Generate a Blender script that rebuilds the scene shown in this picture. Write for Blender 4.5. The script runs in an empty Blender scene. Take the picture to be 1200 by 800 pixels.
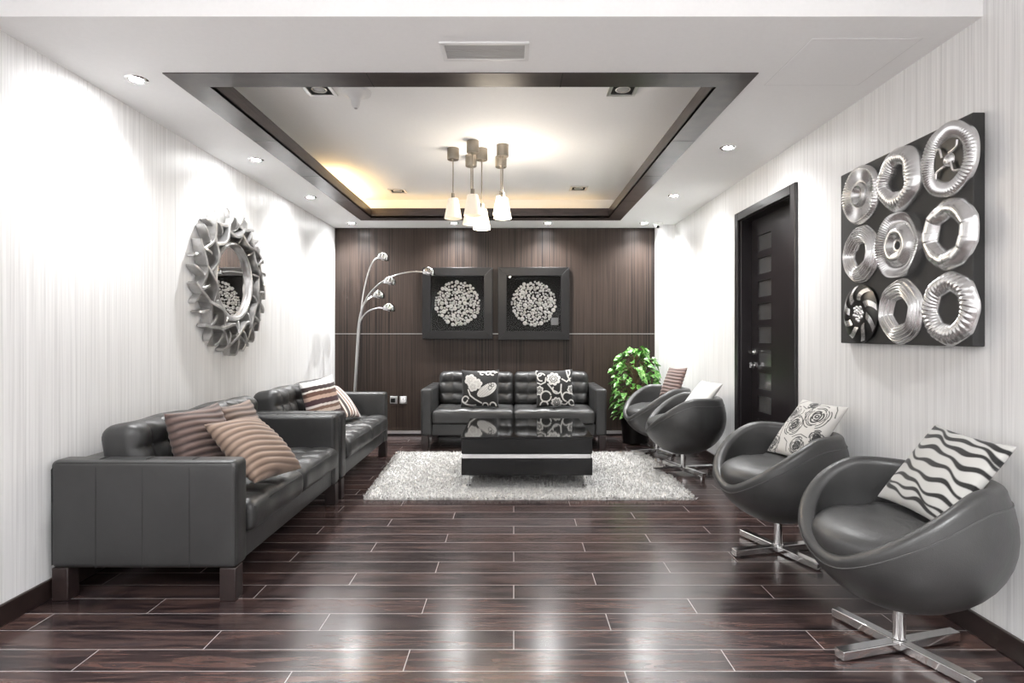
import bpy, math, random
import numpy as np
from mathutils import Vector, Matrix

random.seed(7); rng = np.random.default_rng(7)
PI = math.pi
scene = bpy.context.scene
COL = scene.collection

# ------------------------------------------------------------------ camera
F = 682.0; CX, CY, CZ = 602.0, 391.0, 1.188          # focal length in px, vanishing point, eye height
cam_d = bpy.data.cameras.new('camera'); cam = bpy.data.objects.new('camera', cam_d); COL.objects.link(cam)
cam_d.sensor_width = 36; cam_d.lens = F * 36 / 1200
cam_d.shift_x = -(CX - 600) / 1200; cam_d.shift_y = -(400 - CY) / 1200
cam_d.clip_start = 0.05
cam.location = (0, 0, CZ); cam.rotation_euler = (PI / 2, 0, 0)
scene.camera = cam

def at(px, py, Y):                                   # pixel + distance -> world point
    return Vector(((px - CX) / F * Y, Y, CZ - (py - CY) / F * Y))

# ------------------------------------------------------------------ light and exposure
vs = scene.view_settings
vs.view_transform = 'Standard'; vs.look = 'None'; vs.gamma = 1.0; vs.use_curve_mapping = False
vs.exposure = 0.62
world = bpy.data.worlds.new('world'); scene.world = world; world.use_nodes = True
world.node_tree.nodes['Background'].inputs[0].default_value = (1, 1, 1, 1)
world.node_tree.nodes['Background'].inputs[1].default_value = 0.5
SPOT_W = 64.0          # wall-washing downlights
SPOT_BACK_W = 135.0
FRONT_FILL_W = 420.0  # unseen fill downlights added behind the camera
COVE_W = 3.2
PENDANT_W = 5.6
scene.cycles.use_denoising = True
scene.cycles.max_bounces = 10; scene.cycles.diffuse_bounces = 6; scene.cycles.glossy_bounces = 5
scene.cycles.sample_clamp_indirect = 6.0

# ------------------------------------------------------------------ materials
def lin(c):
    c = c / 255.0
    return c / 12.92 if c <= 0.04045 else ((c + 0.055) / 1.055) ** 2.4
def rgb(r, g, b): return (lin(r), lin(g), lin(b), 1.0)

class NT:
    def __init__(self, name):
        self.m = bpy.data.materials.new(name); self.m.use_nodes = True
        self.t = self.m.node_tree; self.b = self.t.nodes['Principled BSDF']; self.out = self.t.nodes['Material Output']
    def n(self, typ, **kw):
        nd = self.t.nodes.new(typ)
        for k, v in kw.items(): setattr(nd, k, v)
        return nd
    def l(self, a, b): self.t.links.new(a, b)
    def val(self, sock, x):
        if hasattr(x, 'is_output') or isinstance(x, bpy.types.NodeSocket): self.l(x, sock)
        else: sock.default_value = x
    def math(self, op, a, b=0.0, c=None):
        nd = self.n('ShaderNodeMath', operation=op)
        self.val(nd.inputs[0], a); self.val(nd.inputs[1], b)
        if c is not None: self.val(nd.inputs[2], c)
        return nd.outputs[0]
    def mix(self, f, a, b):
        nd = self.n('ShaderNodeMix', data_type='RGBA')
        self.val(nd.inputs[0], f); self.val(nd.inputs[6], a); self.val(nd.inputs[7], b)
        return nd.outputs[2]
    def ramp(self, f, stops):
        nd = self.n('ShaderNodeValToRGB'); e = nd.color_ramp.elements
        e[0].position, e[0].color = stops[0]; e[1].position, e[1].color = stops[-1]
        for p, c in stops[1:-1]:
            x = e.new(p); x.color = c
        self.l(f, nd.inputs[0]); return nd.outputs[0]
    def coords(self, scale=(1, 1, 1), kind='Object'):
        tc = self.n('ShaderNodeTexCoord'); mp = self.n('ShaderNodeMapping')
        mp.inputs['Scale'].default_value = scale
        self.l(tc.outputs[kind], mp.inputs[0]); return mp.outputs[0]
    def noise(self, vec, scale=5, detail=3, rough=0.5, dist=0.0):
        nd = self.n('ShaderNodeTexNoise'); self.l(vec, nd.inputs['Vector'])
        nd.inputs['Scale'].default_value = scale; nd.inputs['Detail'].default_value = detail
        nd.inputs['Roughness'].default_value = rough; nd.inputs['Distortion'].default_value = dist
        return nd.outputs[0]
    def bump(self, h, strength=0.2, dist=0.01):
        nd = self.n('ShaderNodeBump'); nd.inputs['Strength'].default_value = strength
        nd.inputs['Distance'].default_value = dist
        self.l(h, nd.inputs['Height']); self.l(nd.outputs[0], self.b.inputs['Normal'])

def simple(name, col, rough=0.5, metal=0.0, spec=0.5, bump=None, coat=0.0, vary=0.06):
    t = NT(name)
    v = t.noise(t.coords((1, 1, 1)), bump[0] if bump else 9.0, 3)
    c2 = tuple(min(1, x * (1 + vary)) for x in col[:3]) + (1,); c1 = tuple(x * (1 - vary) for x in col[:3]) + (1,)
    t.l(t.ramp(v, [(0.3, c1), (0.7, c2)]), t.b.inputs['Base Color'])
    t.b.inputs['Roughness'].default_value = rough; t.b.inputs['Metallic'].default_value = metal
    t.b.inputs['Specular IOR Level'].default_value = spec; t.b.inputs['Coat Weight'].default_value = coat
    if bump: t.bump(v, bump[1], bump[2])
    return t.m

def emis(name, col, s):
    t = NT(name); t.b.inputs['Base Color'].default_value = col
    t.b.inputs['Emission Color'].default_value = col; t.b.inputs['Emission Strength'].default_value = s
    return t.m

M = {}
M['paint'] = simple('white_paint', (0.92, 0.92, 0.92, 1), 0.7, bump=(60, 0.03, 0.002), vary=0.01)
M['panel_white'] = simple('white_panel', (0.76, 0.76, 0.76, 1), 0.6, vary=0.01)
# wallpaper with vertical streaks
t = NT('streaked_wallpaper')
a = t.noise(t.coords((50, 50, 0.6)), 1.6, 4, 0.62, 0.25); b = t.noise(t.coords((130, 130, 1.2)), 1.0, 3, 0.6)
h = t.math('MULTIPLY_ADD', b, 0.45, t.math('MULTIPLY', a, 0.6))
t.l(t.ramp(h, [(0.36, (0.62, 0.62, 0.62, 1)), (0.5, (0.75, 0.75, 0.75, 1)), (0.66, (0.84, 0.84, 0.84, 1))]), t.b.inputs['Base Color'])
t.b.inputs['Roughness'].default_value = 0.42; t.bump(h, 0.35, 0.004); M['wallpaper'] = t.m
# zebrano wall panel
t = NT('dark_zebrano_panel')
a = t.noise(t.coords((70, 70, 0.35)), 1.3, 4, 0.65, 0.15); b = t.noise(t.coords((2.2, 2.2, 0.25)), 1.0, 2)
f = t.math('MULTIPLY_ADD', b, 0.35, t.math('MULTIPLY', a, 0.75))
t.l(t.ramp(f, [(0.36, rgb(15, 11, 10)), (0.49, rgb(34, 28, 26)), (0.57, rgb(60, 50, 44)), (0.72, rgb(26, 20, 19))]), t.b.inputs['Base Color'])
t.b.inputs['Roughness'].default_value = 0.4; t.b.inputs['Specular IOR Level'].default_value = 0.22; t.bump(a, 0.08, 0.002); M['zebrano'] = t.m
# recess laminate
t = NT('dark_brown_laminate')
a = t.noise(t.coords((6, 6, 60)), 1.5, 3, 0.6)
t.l(t.ramp(a, [(0.3, rgb(44, 37, 35)), (0.7, rgb(70, 60, 57))]), t.b.inputs['Base Color'])
t.b.inputs['Roughness'].default_value = 0.33; M['laminate'] = t.m
# plank floor
t = NT('dark_wood_plank_floor')
sp = t.n('ShaderNodeSeparateXYZ'); t.l(t.coords(), sp.inputs[0]); x, y = sp.outputs[0], sp.outputs[1]
W, LEN = 0.1406, 1.17
ry = t.math('DIVIDE', t.math('SUBTRACT', y, 2.05 - 12 * W), W); row = t.math('FLOOR', ry)
off = t.math('MULTIPLY', t.math('MODULO', row, 3.0), 0.39)
rx = t.math('DIVIDE', t.math('ADD', t.math('SUBTRACT', x, off), 0.39 + 11.7), LEN); ci = t.math('FLOOR', rx)
cmb = t.n('ShaderNodeCombineXYZ'); t.l(row, cmb.inputs[0]); t.l(ci, cmb.inputs[1])
wn = t.n('ShaderNodeTexWhiteNoise', noise_dimensions='3D'); t.l(cmb.outputs[0], wn.inputs[0])
mp = t.n('ShaderNodeCombineXYZ'); t.l(t.math('MULTIPLY_ADD', wn.outputs[0], 37.0, t.math('MULTIPLY', x, 1.5)), mp.inputs[0]); t.l(t.math('MULTIPLY', y, 17.0), mp.inputs[1]); t.l(row, mp.inputs[2])
g = t.noise(mp.outputs[0], 1.7, 5, 0.62, 0.9)
gr = t.ramp(g, [(0.30, rgb(25, 20, 20)), (0.46, rgb(49, 40, 41)), (0.56, rgb(79, 62, 57)), (0.68, rgb(53, 47, 50)), (0.8, rgb(102, 80, 66))])
tint = t.ramp(wn.outputs[0], [(0.0, (0.66, 0.66, 0.68, 1)), (0.5, (0.95, 0.92, 0.94, 1)), (1.0, (1.14, 1.02, 0.96, 1))])
mul = t.n('ShaderNodeMix', data_type='RGBA', blend_type='MULTIPLY'); mul.inputs[0].default_value = 1
t.l(gr, mul.inputs[6]); t.l(tint, mul.inputs[7])
fy = t.math('FRACT', ry); dy = t.math('MULTIPLY', t.math('MINIMUM', fy, t.math('SUBTRACT', 1.0, fy)), W)
fx = t.math('FRACT', rx); dx = t.math('MULTIPLY', t.math('MINIMUM', fx, t.math('SUBTRACT', 1.0, fx)), LEN)
gap = t.math('LESS_THAN', t.math('MINIMUM', dy, dx), 0.0018)
t.l(t.mix(gap, mul.outputs[2], rgb(150, 146, 145)), t.b.inputs['Base Color'])
rg = t.noise(t.coords((3, 14, 1)), 2.0, 3)
t.l(t.math('MULTIPLY_ADD', rg, 0.14, 0.15), t.b.inputs['Roughness'])
t.b.inputs['Specular IOR Level'].default_value = 0.6
t.bump(t.math('MULTIPLY_ADD', g, 0.12, t.math('MULTIPLY', gap, -1.0)), 0.12, 0.003); M['floor'] = t.m
# leather
def leather(name, c):
    t = NT(name); co = t.coords()
    v = t.n('ShaderNodeTexVoronoi'); t.l(co, v.inputs['Vector']); v.inputs['Scale'].default_value = 260
    w = t.noise(co, 7.0, 4, 0.6, 0.4)
    t.l(t.ramp(w, [(0.3, tuple(x * 0.86 for x in c[:3]) + (1,)), (0.7, tuple(x * 1.12 for x in c[:3]) + (1,))]), t.b.inputs['Base Color'])
    t.l(t.math('MULTIPLY_ADD', w, 0.12, 0.33), t.b.inputs['Roughness'])
    t.bump(t.math('MULTIPLY_ADD', v.outputs['Distance'], 0.10, t.math('MULTIPLY', w, 0.9)), 0.22, 0.012)
    t.b.inputs['Specular IOR Level'].default_value = 0.55
    return t.m
M['leather'] = leather('grey_leather', rgb(46, 46, 46))
M['leather_chair'] = leather('grey_chair_leather', rgb(58, 58, 58))
M['seam'] = simple('dark_seam', rgb(34, 34, 34), 0.6)
M['piping'] = simple('grey_piping', rgb(72, 72, 72), 0.45)
M['legwood'] = simple('dark_leg_wood', rgb(36, 26, 25), 0.4, bump=(25, 0.05, 0.003), vary=0.25)
M['chrome'] = simple('chrome', (0.82, 0.82, 0.82, 1), 0.12, 1.0, vary=0.02)
M['satin'] = simple('satin_nickel', (0.70, 0.68, 0.65, 1), 0.3, 1.0, vary=0.03)
M['steel_warm'] = simple('brushed_nickel_canopy', (0.30, 0.265, 0.22, 1), 0.38, 0.85, vary=0.05)
M['silver'] = simple('hammered_silver', (0.70, 0.70, 0.70, 1), 0.27, 0.9, bump=(22, 0.25, 0.006), vary=0.12)
M['pewter'] = simple('silver_leaf', (0.52, 0.515, 0.51, 1), 0.34, 0.9, bump=(30, 0.06, 0.002), vary=0.12)
M['mirror'] = simple('mirror_glass', (0.86, 0.86, 0.86, 1), 0.015, 1.0, vary=0.0)
M['black_gloss'] = simple('black_gloss', rgb(10, 10, 10), 0.05, spec=0.4, vary=0.0)
M['black_satin'] = simple('black_satin', rgb(20, 20, 20), 0.3, vary=0.05)
M['frame_black'] = simple('black_wood_frame', rgb(13, 12, 12), 0.38, spec=.35, bump=(40, 0.04, 0.002), vary=0.15)
M['canvas'] = simple('charcoal_canvas', rgb(48, 48, 48), 0.65, bump=(90, 0.08, 0.002), vary=0.06)
M['door'] = simple('dark_door_wood', rgb(26, 22, 24), 0.3, bump=(14, 0.03, 0.002), vary=0.12)
M['base'] = simple('dark_baseboard_wood', rgb(42, 32, 30), 0.3, bump=(20, 0.05, 0.003), vary=0.2)
M['alu'] = simple('brushed_aluminium', (0.75, 0.75, 0.75, 1), 0.3, 0.9, vary=0.04)
M['white_plastic'] = simple('white_plastic', (0.78, 0.78, 0.78, 1), 0.35, vary=0.01)
M['grille'] = simple('grey_grille', (0.42, 0.42, 0.42, 1), 0.5, vary=0.03)
M['dark_void'] = simple('dark_interior', rgb(10, 10, 10), 0.8)
M['lens'] = emis('lit_lens', (1, 1, 1, 1), 260.0)
M['tube'] = emis('warm_cove_tube', (1.0, 0.62, 0.22, 1), 10.0)
M['pebble'] = simple('pale_pebble', (0.93, 0.92, 0.90, 1), 0.3, bump=(80, 0.1, 0.003), vary=0.25)
M['pebble_grey'] = simple('grey_pebble', (0.70, 0.70, 0.68, 1), 0.3, bump=(80, 0.1, 0.003), vary=0.3)
M['matte_black'] = simple('matte_black_card', rgb(9, 9, 9), .8, spec=.2)
M['tag'] = simple('dull_silver_tag', rgb(80, 80, 80), .5)
M['lamp_metal'] = simple('lamp_stem_metal', (0.48, 0.475, 0.47, 1), 0.3, 1.0, vary=0.03)
M['head'] = simple('lamp_head_chrome', (0.36, 0.36, 0.36, 1), 0.14, 1.0, vary=0.02)
M['soil'] = simple('dark_soil', rgb(30, 24, 20), 0.9)
M['tube_dim'] = emis('dim_cove_tube', (1.0, 0.68, 0.34, 1), 2.0)
M['bark'] = simple('brown_stem', rgb(92, 74, 52), 0.7, vary=0.2)
M['pile'] = simple('cream_shag_pile', (0.50, 0.495, 0.485, 1), 0.9, vary=0.12)
# pane glass
def glass(name, tint, rough=0.03, trans=1.0):
    t = NT(name); t.b.inputs['Base Color'].default_value = tint
    t.b.inputs['Roughness'].default_value = rough; t.b.inputs['Transmission Weight'].default_value = trans
    t.b.inputs['IOR'].default_value = 1.15; return t.m
t = NT('picture_glass'); t.t.nodes.remove(t.b); tr = t.n('ShaderNodeBsdfTransparent'); gl = t.n('ShaderNodeBsdfGlossy'); gl.inputs['Roughness'].default_value = .01
fn = t.n('ShaderNodeFresnel'); fn.inputs[0].default_value = 1.18; mx = t.n('ShaderNodeMixShader')
t.l(fn.outputs[0], mx.inputs[0]); t.l(tr.outputs[0], mx.inputs[1]); t.l(gl.outputs[0], mx.inputs[2]); t.l(mx.outputs[0], t.out.inputs[0]); M['pic_glass'] = t.m
M['door_glass'] = simple('frosted_door_glass', rgb(62, 62, 62), 0.16, spec=0.8, vary=0.12)
# shades
def shade_mat(name, s):
    t = NT(name); t.b.inputs['Base Color'].default_value = (0.88, 0.82, 0.72, 1); t.b.inputs['Roughness'].default_value = 0.5
    t.b.inputs['Emission Color'].default_value = (1.0, 0.86, 0.64, 1); t.b.inputs['Emission Strength'].default_value = s
    return t.m
M['shade_lit'] = shade_mat('lit_glass_shade', 1.6)
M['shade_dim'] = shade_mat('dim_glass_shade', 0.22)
M['bulb'] = emis('warm_bulb', (1.0, 0.85, 0.6, 1), 6.0)
# pillows: their woven pattern is a colour attribute
t = NT('patterned_cloth'); at_ = t.n('ShaderNodeAttribute', attribute_name='pattern')
t.l(at_.outputs['Color'], t.b.inputs['Base Color']); t.b.inputs['Roughness'].default_value = 0.75
t.bump(t.noise(t.coords(), 420, 2), 0.12, 0.002); t.b.inputs['Sheen Weight'].default_value = 0.15; M['cloth'] = t.m
# leaves
t = NT('variegated_leaf'); a = t.noise(t.coords(), 9, 2); b = t.noise(t.coords(), 55, 3, 0.7)
t.l(t.mix(t.ramp(b, [(0.5, (0, 0, 0, 1)), (0.62, (1, 1, 1, 1))]), t.ramp(a, [(0.3, rgb(24, 74, 16)), (0.55, rgb(62, 132, 38)), (0.75, rgb(108, 176, 70))]), rgb(168, 206, 132)), t.b.inputs['Base Color'])
t.b.inputs['Roughness'].default_value = 0.35; M['leaf'] = t.m

# ------------------------------------------------------------------ mesh building
class MB:
    def __init__(s): s.v, s.f, s.mi = [], [], []
    def add(s, v, f, mi=0):
        o = len(s.v); s.v += [tuple(p) for p in v]; s.f += [tuple(i + o for i in q) for q in f]; s.mi += [mi] * len(f); return s
    def box(s, lo, hi, mi=0):
        (a, b, c), (d, e, g) = lo, hi
        v = [(a, b, c), (d, b, c), (d, e, c), (a, e, c), (a, b, g), (d, b, g), (d, e, g), (a, e, g)]
        return s.add(v, [(0, 3, 2, 1), (4, 5, 6, 7), (0, 1, 5, 4), (1, 2, 6, 5), (2, 3, 7, 6), (3, 0, 4, 7)], mi)
    def rbox(s, c, half, r, n=(8, 8, 8), disp=None, mi=0):
        # rounded box on a subdivided cube; disp(p_local, unit) moves each point
        def axis(h, k):
            a = [-h, -h + r * 0.3, -h + r * 0.7] + list(np.linspace(-h + r, h - r, k + 1)) + [h - r * 0.7, h - r * 0.3, h]
            return a
        A = [axis(half[i], n[i]) for i in range(3)]; idx = {}; V = []; Fc = []
        def vid(i, j, k):
            key = (i, j, k)
            if key not in idx:
                p = Vector((A[0][i], A[1][j], A[2][k]))
                q = Vector([max(-half[m] + r, min(half[m] - r, p[m])) for m in range(3)])
                d = p - q
                if d.length > 1e-9: p = q + d.normalized() * r * min(1.0, max(abs(d.x), abs(d.y), abs(d.z)) / r)
                if disp: p = disp(p)
                idx[key] = len(V); V.append((p[0] + c[0], p[1] + c[1], p[2] + c[2]))
            return idx[key]
        L = [len(a) - 1 for a in A]
        for i in range(L[0]):
            for j in range(L[1]):
                Fc.append((vid(i, j, 0), vid(i, j + 1, 0), vid(i + 1, j + 1, 0), vid(i + 1, j, 0)))
                Fc.append((vid(i, j, L[2]), vid(i + 1, j, L[2]), vid(i + 1, j + 1, L[2]), vid(i, j + 1, L[2])))
        for i in range(L[0]):
            for k in range(L[2]):
                Fc.append((vid(i, 0, k), vid(i + 1, 0, k), vid(i + 1, 0, k + 1), vid(i, 0, k + 1)))
                Fc.append((vid(i, L[1], k), vid(i, L[1], k + 1), vid(i + 1, L[1], k + 1), vid(i + 1, L[1], k)))
        for j in range(L[1]):
            for k in range(L[2]):
                Fc.append((vid(0, j, k), vid(0, j, k + 1), vid(0, j + 1, k + 1), vid(0, j + 1, k)))
                Fc.append((vid(L[0], j, k), vid(L[0], j + 1, k), vid(L[0], j + 1, k + 1), vid(L[0], j, k + 1)))
        return s.add(V, Fc, mi)
    def tube(s, pts, r, n=10, mi=0, cap=True):
        pts = [Vector(p) for p in pts]; rr = r if isinstance(r, (list, tuple)) else [r] * len(pts)
        V, Fc = [], []; up = None
        for i, p in enumerate(pts):
            d = (pts[min(i + 1, len(pts) - 1)] - pts[max(i - 1, 0)]).normalized()
            if up is None: up = Vector((0, 0, 1)) if abs(d.z) < 0.9 else Vector((1, 0, 0))
            x = d.cross(up)
            if x.length < 1e-6: x = d.cross(Vector((0, 1, 0)))
            x.normalize(); y = x.cross(d).normalized(); up = y
            for k in range(n):
                a = 2 * PI * k / n; V.append(p + x * math.cos(a) * rr[i] + y * math.sin(a) * rr[i])
        for i in range(len(pts) - 1):
            for k in range(n):
                Fc.append((i * n + k, i * n + (k + 1) % n, (i + 1) * n + (k + 1) % n, (i + 1) * n + k))
        if cap: Fc.append(tuple(range(n))[::-1]); Fc.append(tuple(range((len(pts) - 1) * n, len(pts) * n)))
        return s.add(V, Fc, mi)
    def lathe(s, prof, c=(0, 0, 0), n=32, mi=0, mat=None, close=False):
        V, Fc = [], []; m = len(prof)
        for (r, z) in prof:
            for k in range(n):
                a = 2 * PI * k / n; p = Vector((r * math.cos(a), r * math.sin(a), z))
                if mat: p = mat @ p
                V.append((p[0] + c[0], p[1] + c[1], p[2] + c[2]))
        for i in range(m - 1 + (1 if close else 0)):
            for k in range(n):
                j = (i + 1) % m
                Fc.append((i * n + k, i * n + (k + 1) % n, j * n + (k + 1) % n, j * n + k))
        if not close:
            if prof[0][0] > 1e-6: Fc.append(tuple(range(n))[::-1])
            if prof[-1][0] > 1e-6: Fc.append(tuple(range((m - 1) * n, m * n)))
        return s.add(V, Fc, mi)
    def grid(s, P, closed_u=False, mi=0):
        P = np.asarray(P); a, b = P.shape[:2]; Fc = []
        for i in range(a - (0 if closed_u else 1)):
            for j in range(b - 1):
                i2 = (i + 1) % a; Fc.append((i * b + j, i2 * b + j, i2 * b + j + 1, i * b + j + 1))
        return s.add(P.reshape(-1, 3).tolist(), Fc, mi)
    def build(s, name, mats, parent=None, smooth=True, angle=38, bevel=0, xf=None, segs=2):
        me = bpy.data.meshes.new(name); v = s.v
        if xf is not None: v = [xf @ Vector(p) for p in v]
        me.from_pydata(v, [], s.f)
        for m in (mats if isinstance(mats, (list, tuple)) else [mats]): me.materials.append(m)
        if any(s.mi): me.polygons.foreach_set('material_index', s.mi)
        me.validate(); me.update()
        if smooth: me.shade_smooth(); me.set_sharp_from_angle(angle=math.radians(angle))
        o = bpy.data.objects.new(name, me); COL.objects.link(o)
        if parent: o.parent = parent
        if bevel:
            md = o.modifiers.new('bevel', 'BEVEL'); md.width = bevel; md.segments = segs; md.limit_method = 'ANGLE'
            md.angle_limit = math.radians(40); md.harden_normals = False
        return o

def tag(o, label=None, cat=None, group=None, kind=None):
    if label: o['label'] = label
    if cat: o['category'] = cat
    if group: o['group'] = group
    if kind: o['kind'] = kind
    return o
def empty(name, loc, label, cat, group=None, rz=0.0):
    o = bpy.data.objects.new(name, None); COL.objects.link(o); o.empty_display_size = 0.1
    o.location = loc; o.rotation_euler = (0, 0, rz); return tag(o, label, cat, group)
def struct(name, mb, mat, **kw): return tag(mb.build(name, mat, **kw), kind='structure')
def copy_tree(o, parent=None):
    c = o.copy(); COL.objects.link(c)
    if parent: c.parent = parent
    for ch in list(o.children): copy_tree(ch, c)
    return c
def spline(P, n=10):
    P = [Vector(p) for p in P]; Q = [P[0] * 2 - P[1]] + P + [P[-1] * 2 - P[-2]]; out = []
    for i in range(1, len(Q) - 2):
        a, b, c, d = Q[i - 1:i + 3]
        for k in range(n):
            u = k / n
            out.append(0.5 * ((2 * b) + (c - a) * u + (2 * a - 5 * b + 4 * c - d) * u * u + (3 * b - a - 3 * c + d) * u ** 3))
    return out + [P[-1]]

# ------------------------------------------------------------------ the room
XL, XR, YB, H = -2.09, 1.83, 6.80, 2.425
Y0 = -2.6; HT = 2.661; HF = 2.86
struct('floor', MB().box((XL - .1, Y0, -.08), (XR + .2, YB + .1, 0)), M['floor'], smooth=False)
struct('wall_left', MB().box((XL - .1, Y0, 0), (XL, YB, HF)), M['wallpaper'], smooth=False)
DY0, DY1, DZ = 3.80, 4.715, 2.13
w = MB().box((XR, Y0, 0), (XR + .16, DY0, HF)); w.box((XR, DY1, 0), (XR + .16, YB, HF)); w.box((XR, DY0, DZ), (XR + .16, DY1, HF))
struct('wall_right', w, M['wallpaper'], smooth=False)
struct('wall_back', MB().box((XL - .1, YB, 0), (XR + .16, YB + .1, HF)), M['zebrano'], smooth=False)
struct('wall_front', MB().box((XL - .1, Y0 - .1, 0), (XR + .16, Y0, HF)), M['wallpaper'], smooth=False)
struct('wall_pier', MB().box((1.648, 6.60, 0), (XR, YB, H)), M['wallpaper'], smooth=False)
RX0, RX1, RY0, RY1 = -1.665, 1.16, 2.757, 6.34       # opening in the lower ceiling
IX0, IX1, IY0, IY1 = -1.518, 1.013, 2.909, 6.19      # inner edge of the wood trim
VX0, VX1, VY0, VY1 = -1.73, 1.225, 2.69, 6.40        # cove walls above
c = MB()
c.box((XL, 2.27, H), (RX0, YB, H + .035)); c.box((RX1, 2.27, H), (XR, YB, H + .035))
c.box((RX0, 2.27, H), (RX1, RY0, H + .035)); c.box((RX0, RY1, H), (RX1, YB, H + .035))
c.box((XL, 2.27, H + .035), (XR, 2.30, HF))           # fascia up to the higher ceiling near the camera
c.box((VX0 - .03, VY0, H + .035), (VX0, VY1, HT)); c.box((VX1, VY0, H + .035), (VX1 + .03, VY1, HT))
c.box((VX0 - .03, VY1, H + .035), (VX1 + .03, VY1 + .03, HT)); c.box((VX0 - .03, VY0 - .03, H + .035), (VX1 + .03, VY0, HT))
struct('ceiling', c, M['paint'], smooth=False)
struct('ceiling_recess', MB().box((VX0 - .05, VY0 - .05, HT), (VX1 + .05, VY1 + .05, HT + .04)), M['paint'], smooth=False)
struct('ceiling_front', MB().box((XL, Y0, HF), (XR, 2.30, HF + .05)), M['paint'], smooth=False)
# wood trim ring of the recess: an L section mitred at the corners
def ring_rect(mb, x0, x1, y0, y1, X0, X1, Y0_, Y1_, z0, z1):
    o = [(X0, Y0_), (X1, Y0_), (X1, Y1_), (X0, Y1_)]; i = [(x0, y0), (x1, y0), (x1, y1), (x0, y1)]
    for k in range(4):
        q = (k + 1) % 4; v = [(*o[k], z0), (*o[q], z0), (*i[q], z0), (*i[k], z0), (*o[k], z1), (*o[q], z1), (*i[q], z1), (*i[k], z1)]
        mb.add(v, [(0, 3, 2, 1), (4, 5, 6, 7), (0, 1, 5, 4), (1, 2, 6, 5), (2, 3, 7, 6), (3, 0, 4, 7)])
r = MB(); ring_rect(r, IX0, IX1, IY0, IY1, RX0, RX1, RY0, RY1, H - .004, H + .016)
ring_rect(r, IX0, IX1, IY0, IY1, IX0 - .018, IX1 + .018, IY0 - .018, IY1 + .018, H - .0035, H + .098)
struct('trim_1', r, M['laminate'], smooth=False)
j = MB()                                              # thin joints across the trim
for yy in (3.72, 4.55, 5.4):
    j.box((RX0, yy, H - .0048), (IX0, yy + .004, H - .0038)); j.box((IX1, yy, H - .0048), (RX1, yy + .004, H - .0038))
for xx in (-.70, .23):
    j.box((xx, RY0, H - .0048), (xx + .004, IY0, H - .0038)); j.box((xx, RY1 - .15, H - .0048), (xx + .004, RY1, H - .0038))
struct('trim_2', j, M['seam'], smooth=False)
struct('trim_3', MB().box((XL, YB - .003, 1.185), (1.648, YB, 1.191)), M['lamp_metal'], smooth=False)
# skirting
struct('baseboard_left', MB().box((XL, Y0, 0), (XL + .016, YB, .088)), M['base'], bevel=.004)
b = MB().box((XR - .016, Y0, 0), (XR, DY0 - .07, .088)); b.box((XR - .016, DY1 + .07, 0), (XR, 6.60, .088)); b.box((1.648, 6.584, 0), (XR - .016, 6.60, .088))
struct('baseboard_right', b, M['base'], bevel=.004)
b = MB().box((XL + .016, YB - .012, 0), (1.648, YB, .024), 1); b.box((XL + .016, YB - .02, .024), (1.648, YB, .056), 0)
struct('baseboard_back', b, [M['alu'], M['black_satin']], smooth=False)

# door with frame, panes and lever
DX = XR + .085
dr = empty('door_1', (DX, (DY0 + DY1) / 2, 0), 'dark wooden door with a column of small square glass panes, in the right wall', 'door'); dr['kind'] = 'structure'
def loc_box(mb, lo, hi, mi=0):
    o = dr.location; return mb.box(tuple(lo[k] - o[k] for k in range(3)), tuple(hi[k] - o[k] for k in range(3)), mi)
fr = MB()
for (a0, a1, z0, z1) in ((DY0 - .055, DY0 + .012, 0, DZ + .035), (DY1 - .012, DY1 + .055, 0, DZ + .035), (DY0 + .012, DY1 - .012, DZ - .03, DZ + .035)):
    loc_box(fr, (XR - .022, a0, z0), (XR + .002, a1, z1))
for (a0, a1, z0, z1) in ((DY0, DY0 + .03, 0, DZ), (DY1 - .03, DY1, 0, DZ), (DY0 + .03, DY1 - .03, DZ - .035, DZ)):
    loc_box(fr, (XR + .0, a0, z0), (XR + .15, a1, z1))
fr.build('door_frame', M['door'], dr, smooth=False, bevel=.004)
PY0, PY1 = 4.33, 4.56; PH, PS, PTOP = .125, .178, 1.955
lf = MB(); L0, L1 = DY0 + .032, DY1 - .032
loc_box(lf, (DX, L0, .01), (DX + .04, PY0, DZ - .037)); loc_box(lf, (DX, PY1, .01), (DX + .04, L1, DZ - .037))
zt = DZ - .037
for k in range(10):
    top = PTOP - k * PS; loc_box(lf, (DX, PY0, top), (DX + .04, PY1, zt)); zt = top - PH
loc_box(lf, (DX, PY0, .01), (DX + .04, PY1, zt))
leaf = lf.build('door_leaf', M['door'], dr, smooth=False)
for k in range(10):
    p = MB(); top = PTOP - k * PS; loc_box(p, (DX + .010, PY0, top - PH), (DX + .018, PY1, top)); p.build('pane', M['door_glass'], leaf, smooth=False)
hd = MB(); rotx = Matrix.Rotation(-PI / 2, 3, 'Y')
cy, cz = 4.62 - dr.location.y, 1.045
hd.lathe([(0, 0), (.026, 0), (.026, .008), (.012, .010), (.012, .05), (0, .05)], (0, cy, cz), 20, mat=rotx)
hd.tube(spline([(-.045, cy, cz), (-.05, cy - .03, cz + .004), (-.05, cy - .09, cz), (-.046, cy - .125, cz - .006)], 6), [.010] * 18 + [.008])
hd.build('lever_handle', M['chrome'], leaf)
lk = MB().lathe([(0, 0), (.024, 0), (.024, .008), (.01, .01), (.01, .03), (0, .03)], (0, cy, cz - .105), 20, mat=rotx); lk.box((-.045, cy - .006, cz - .125), (-.028, cy + .006, cz - .085))
lk.build('thumb_turn', M['chrome'], leaf)

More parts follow.
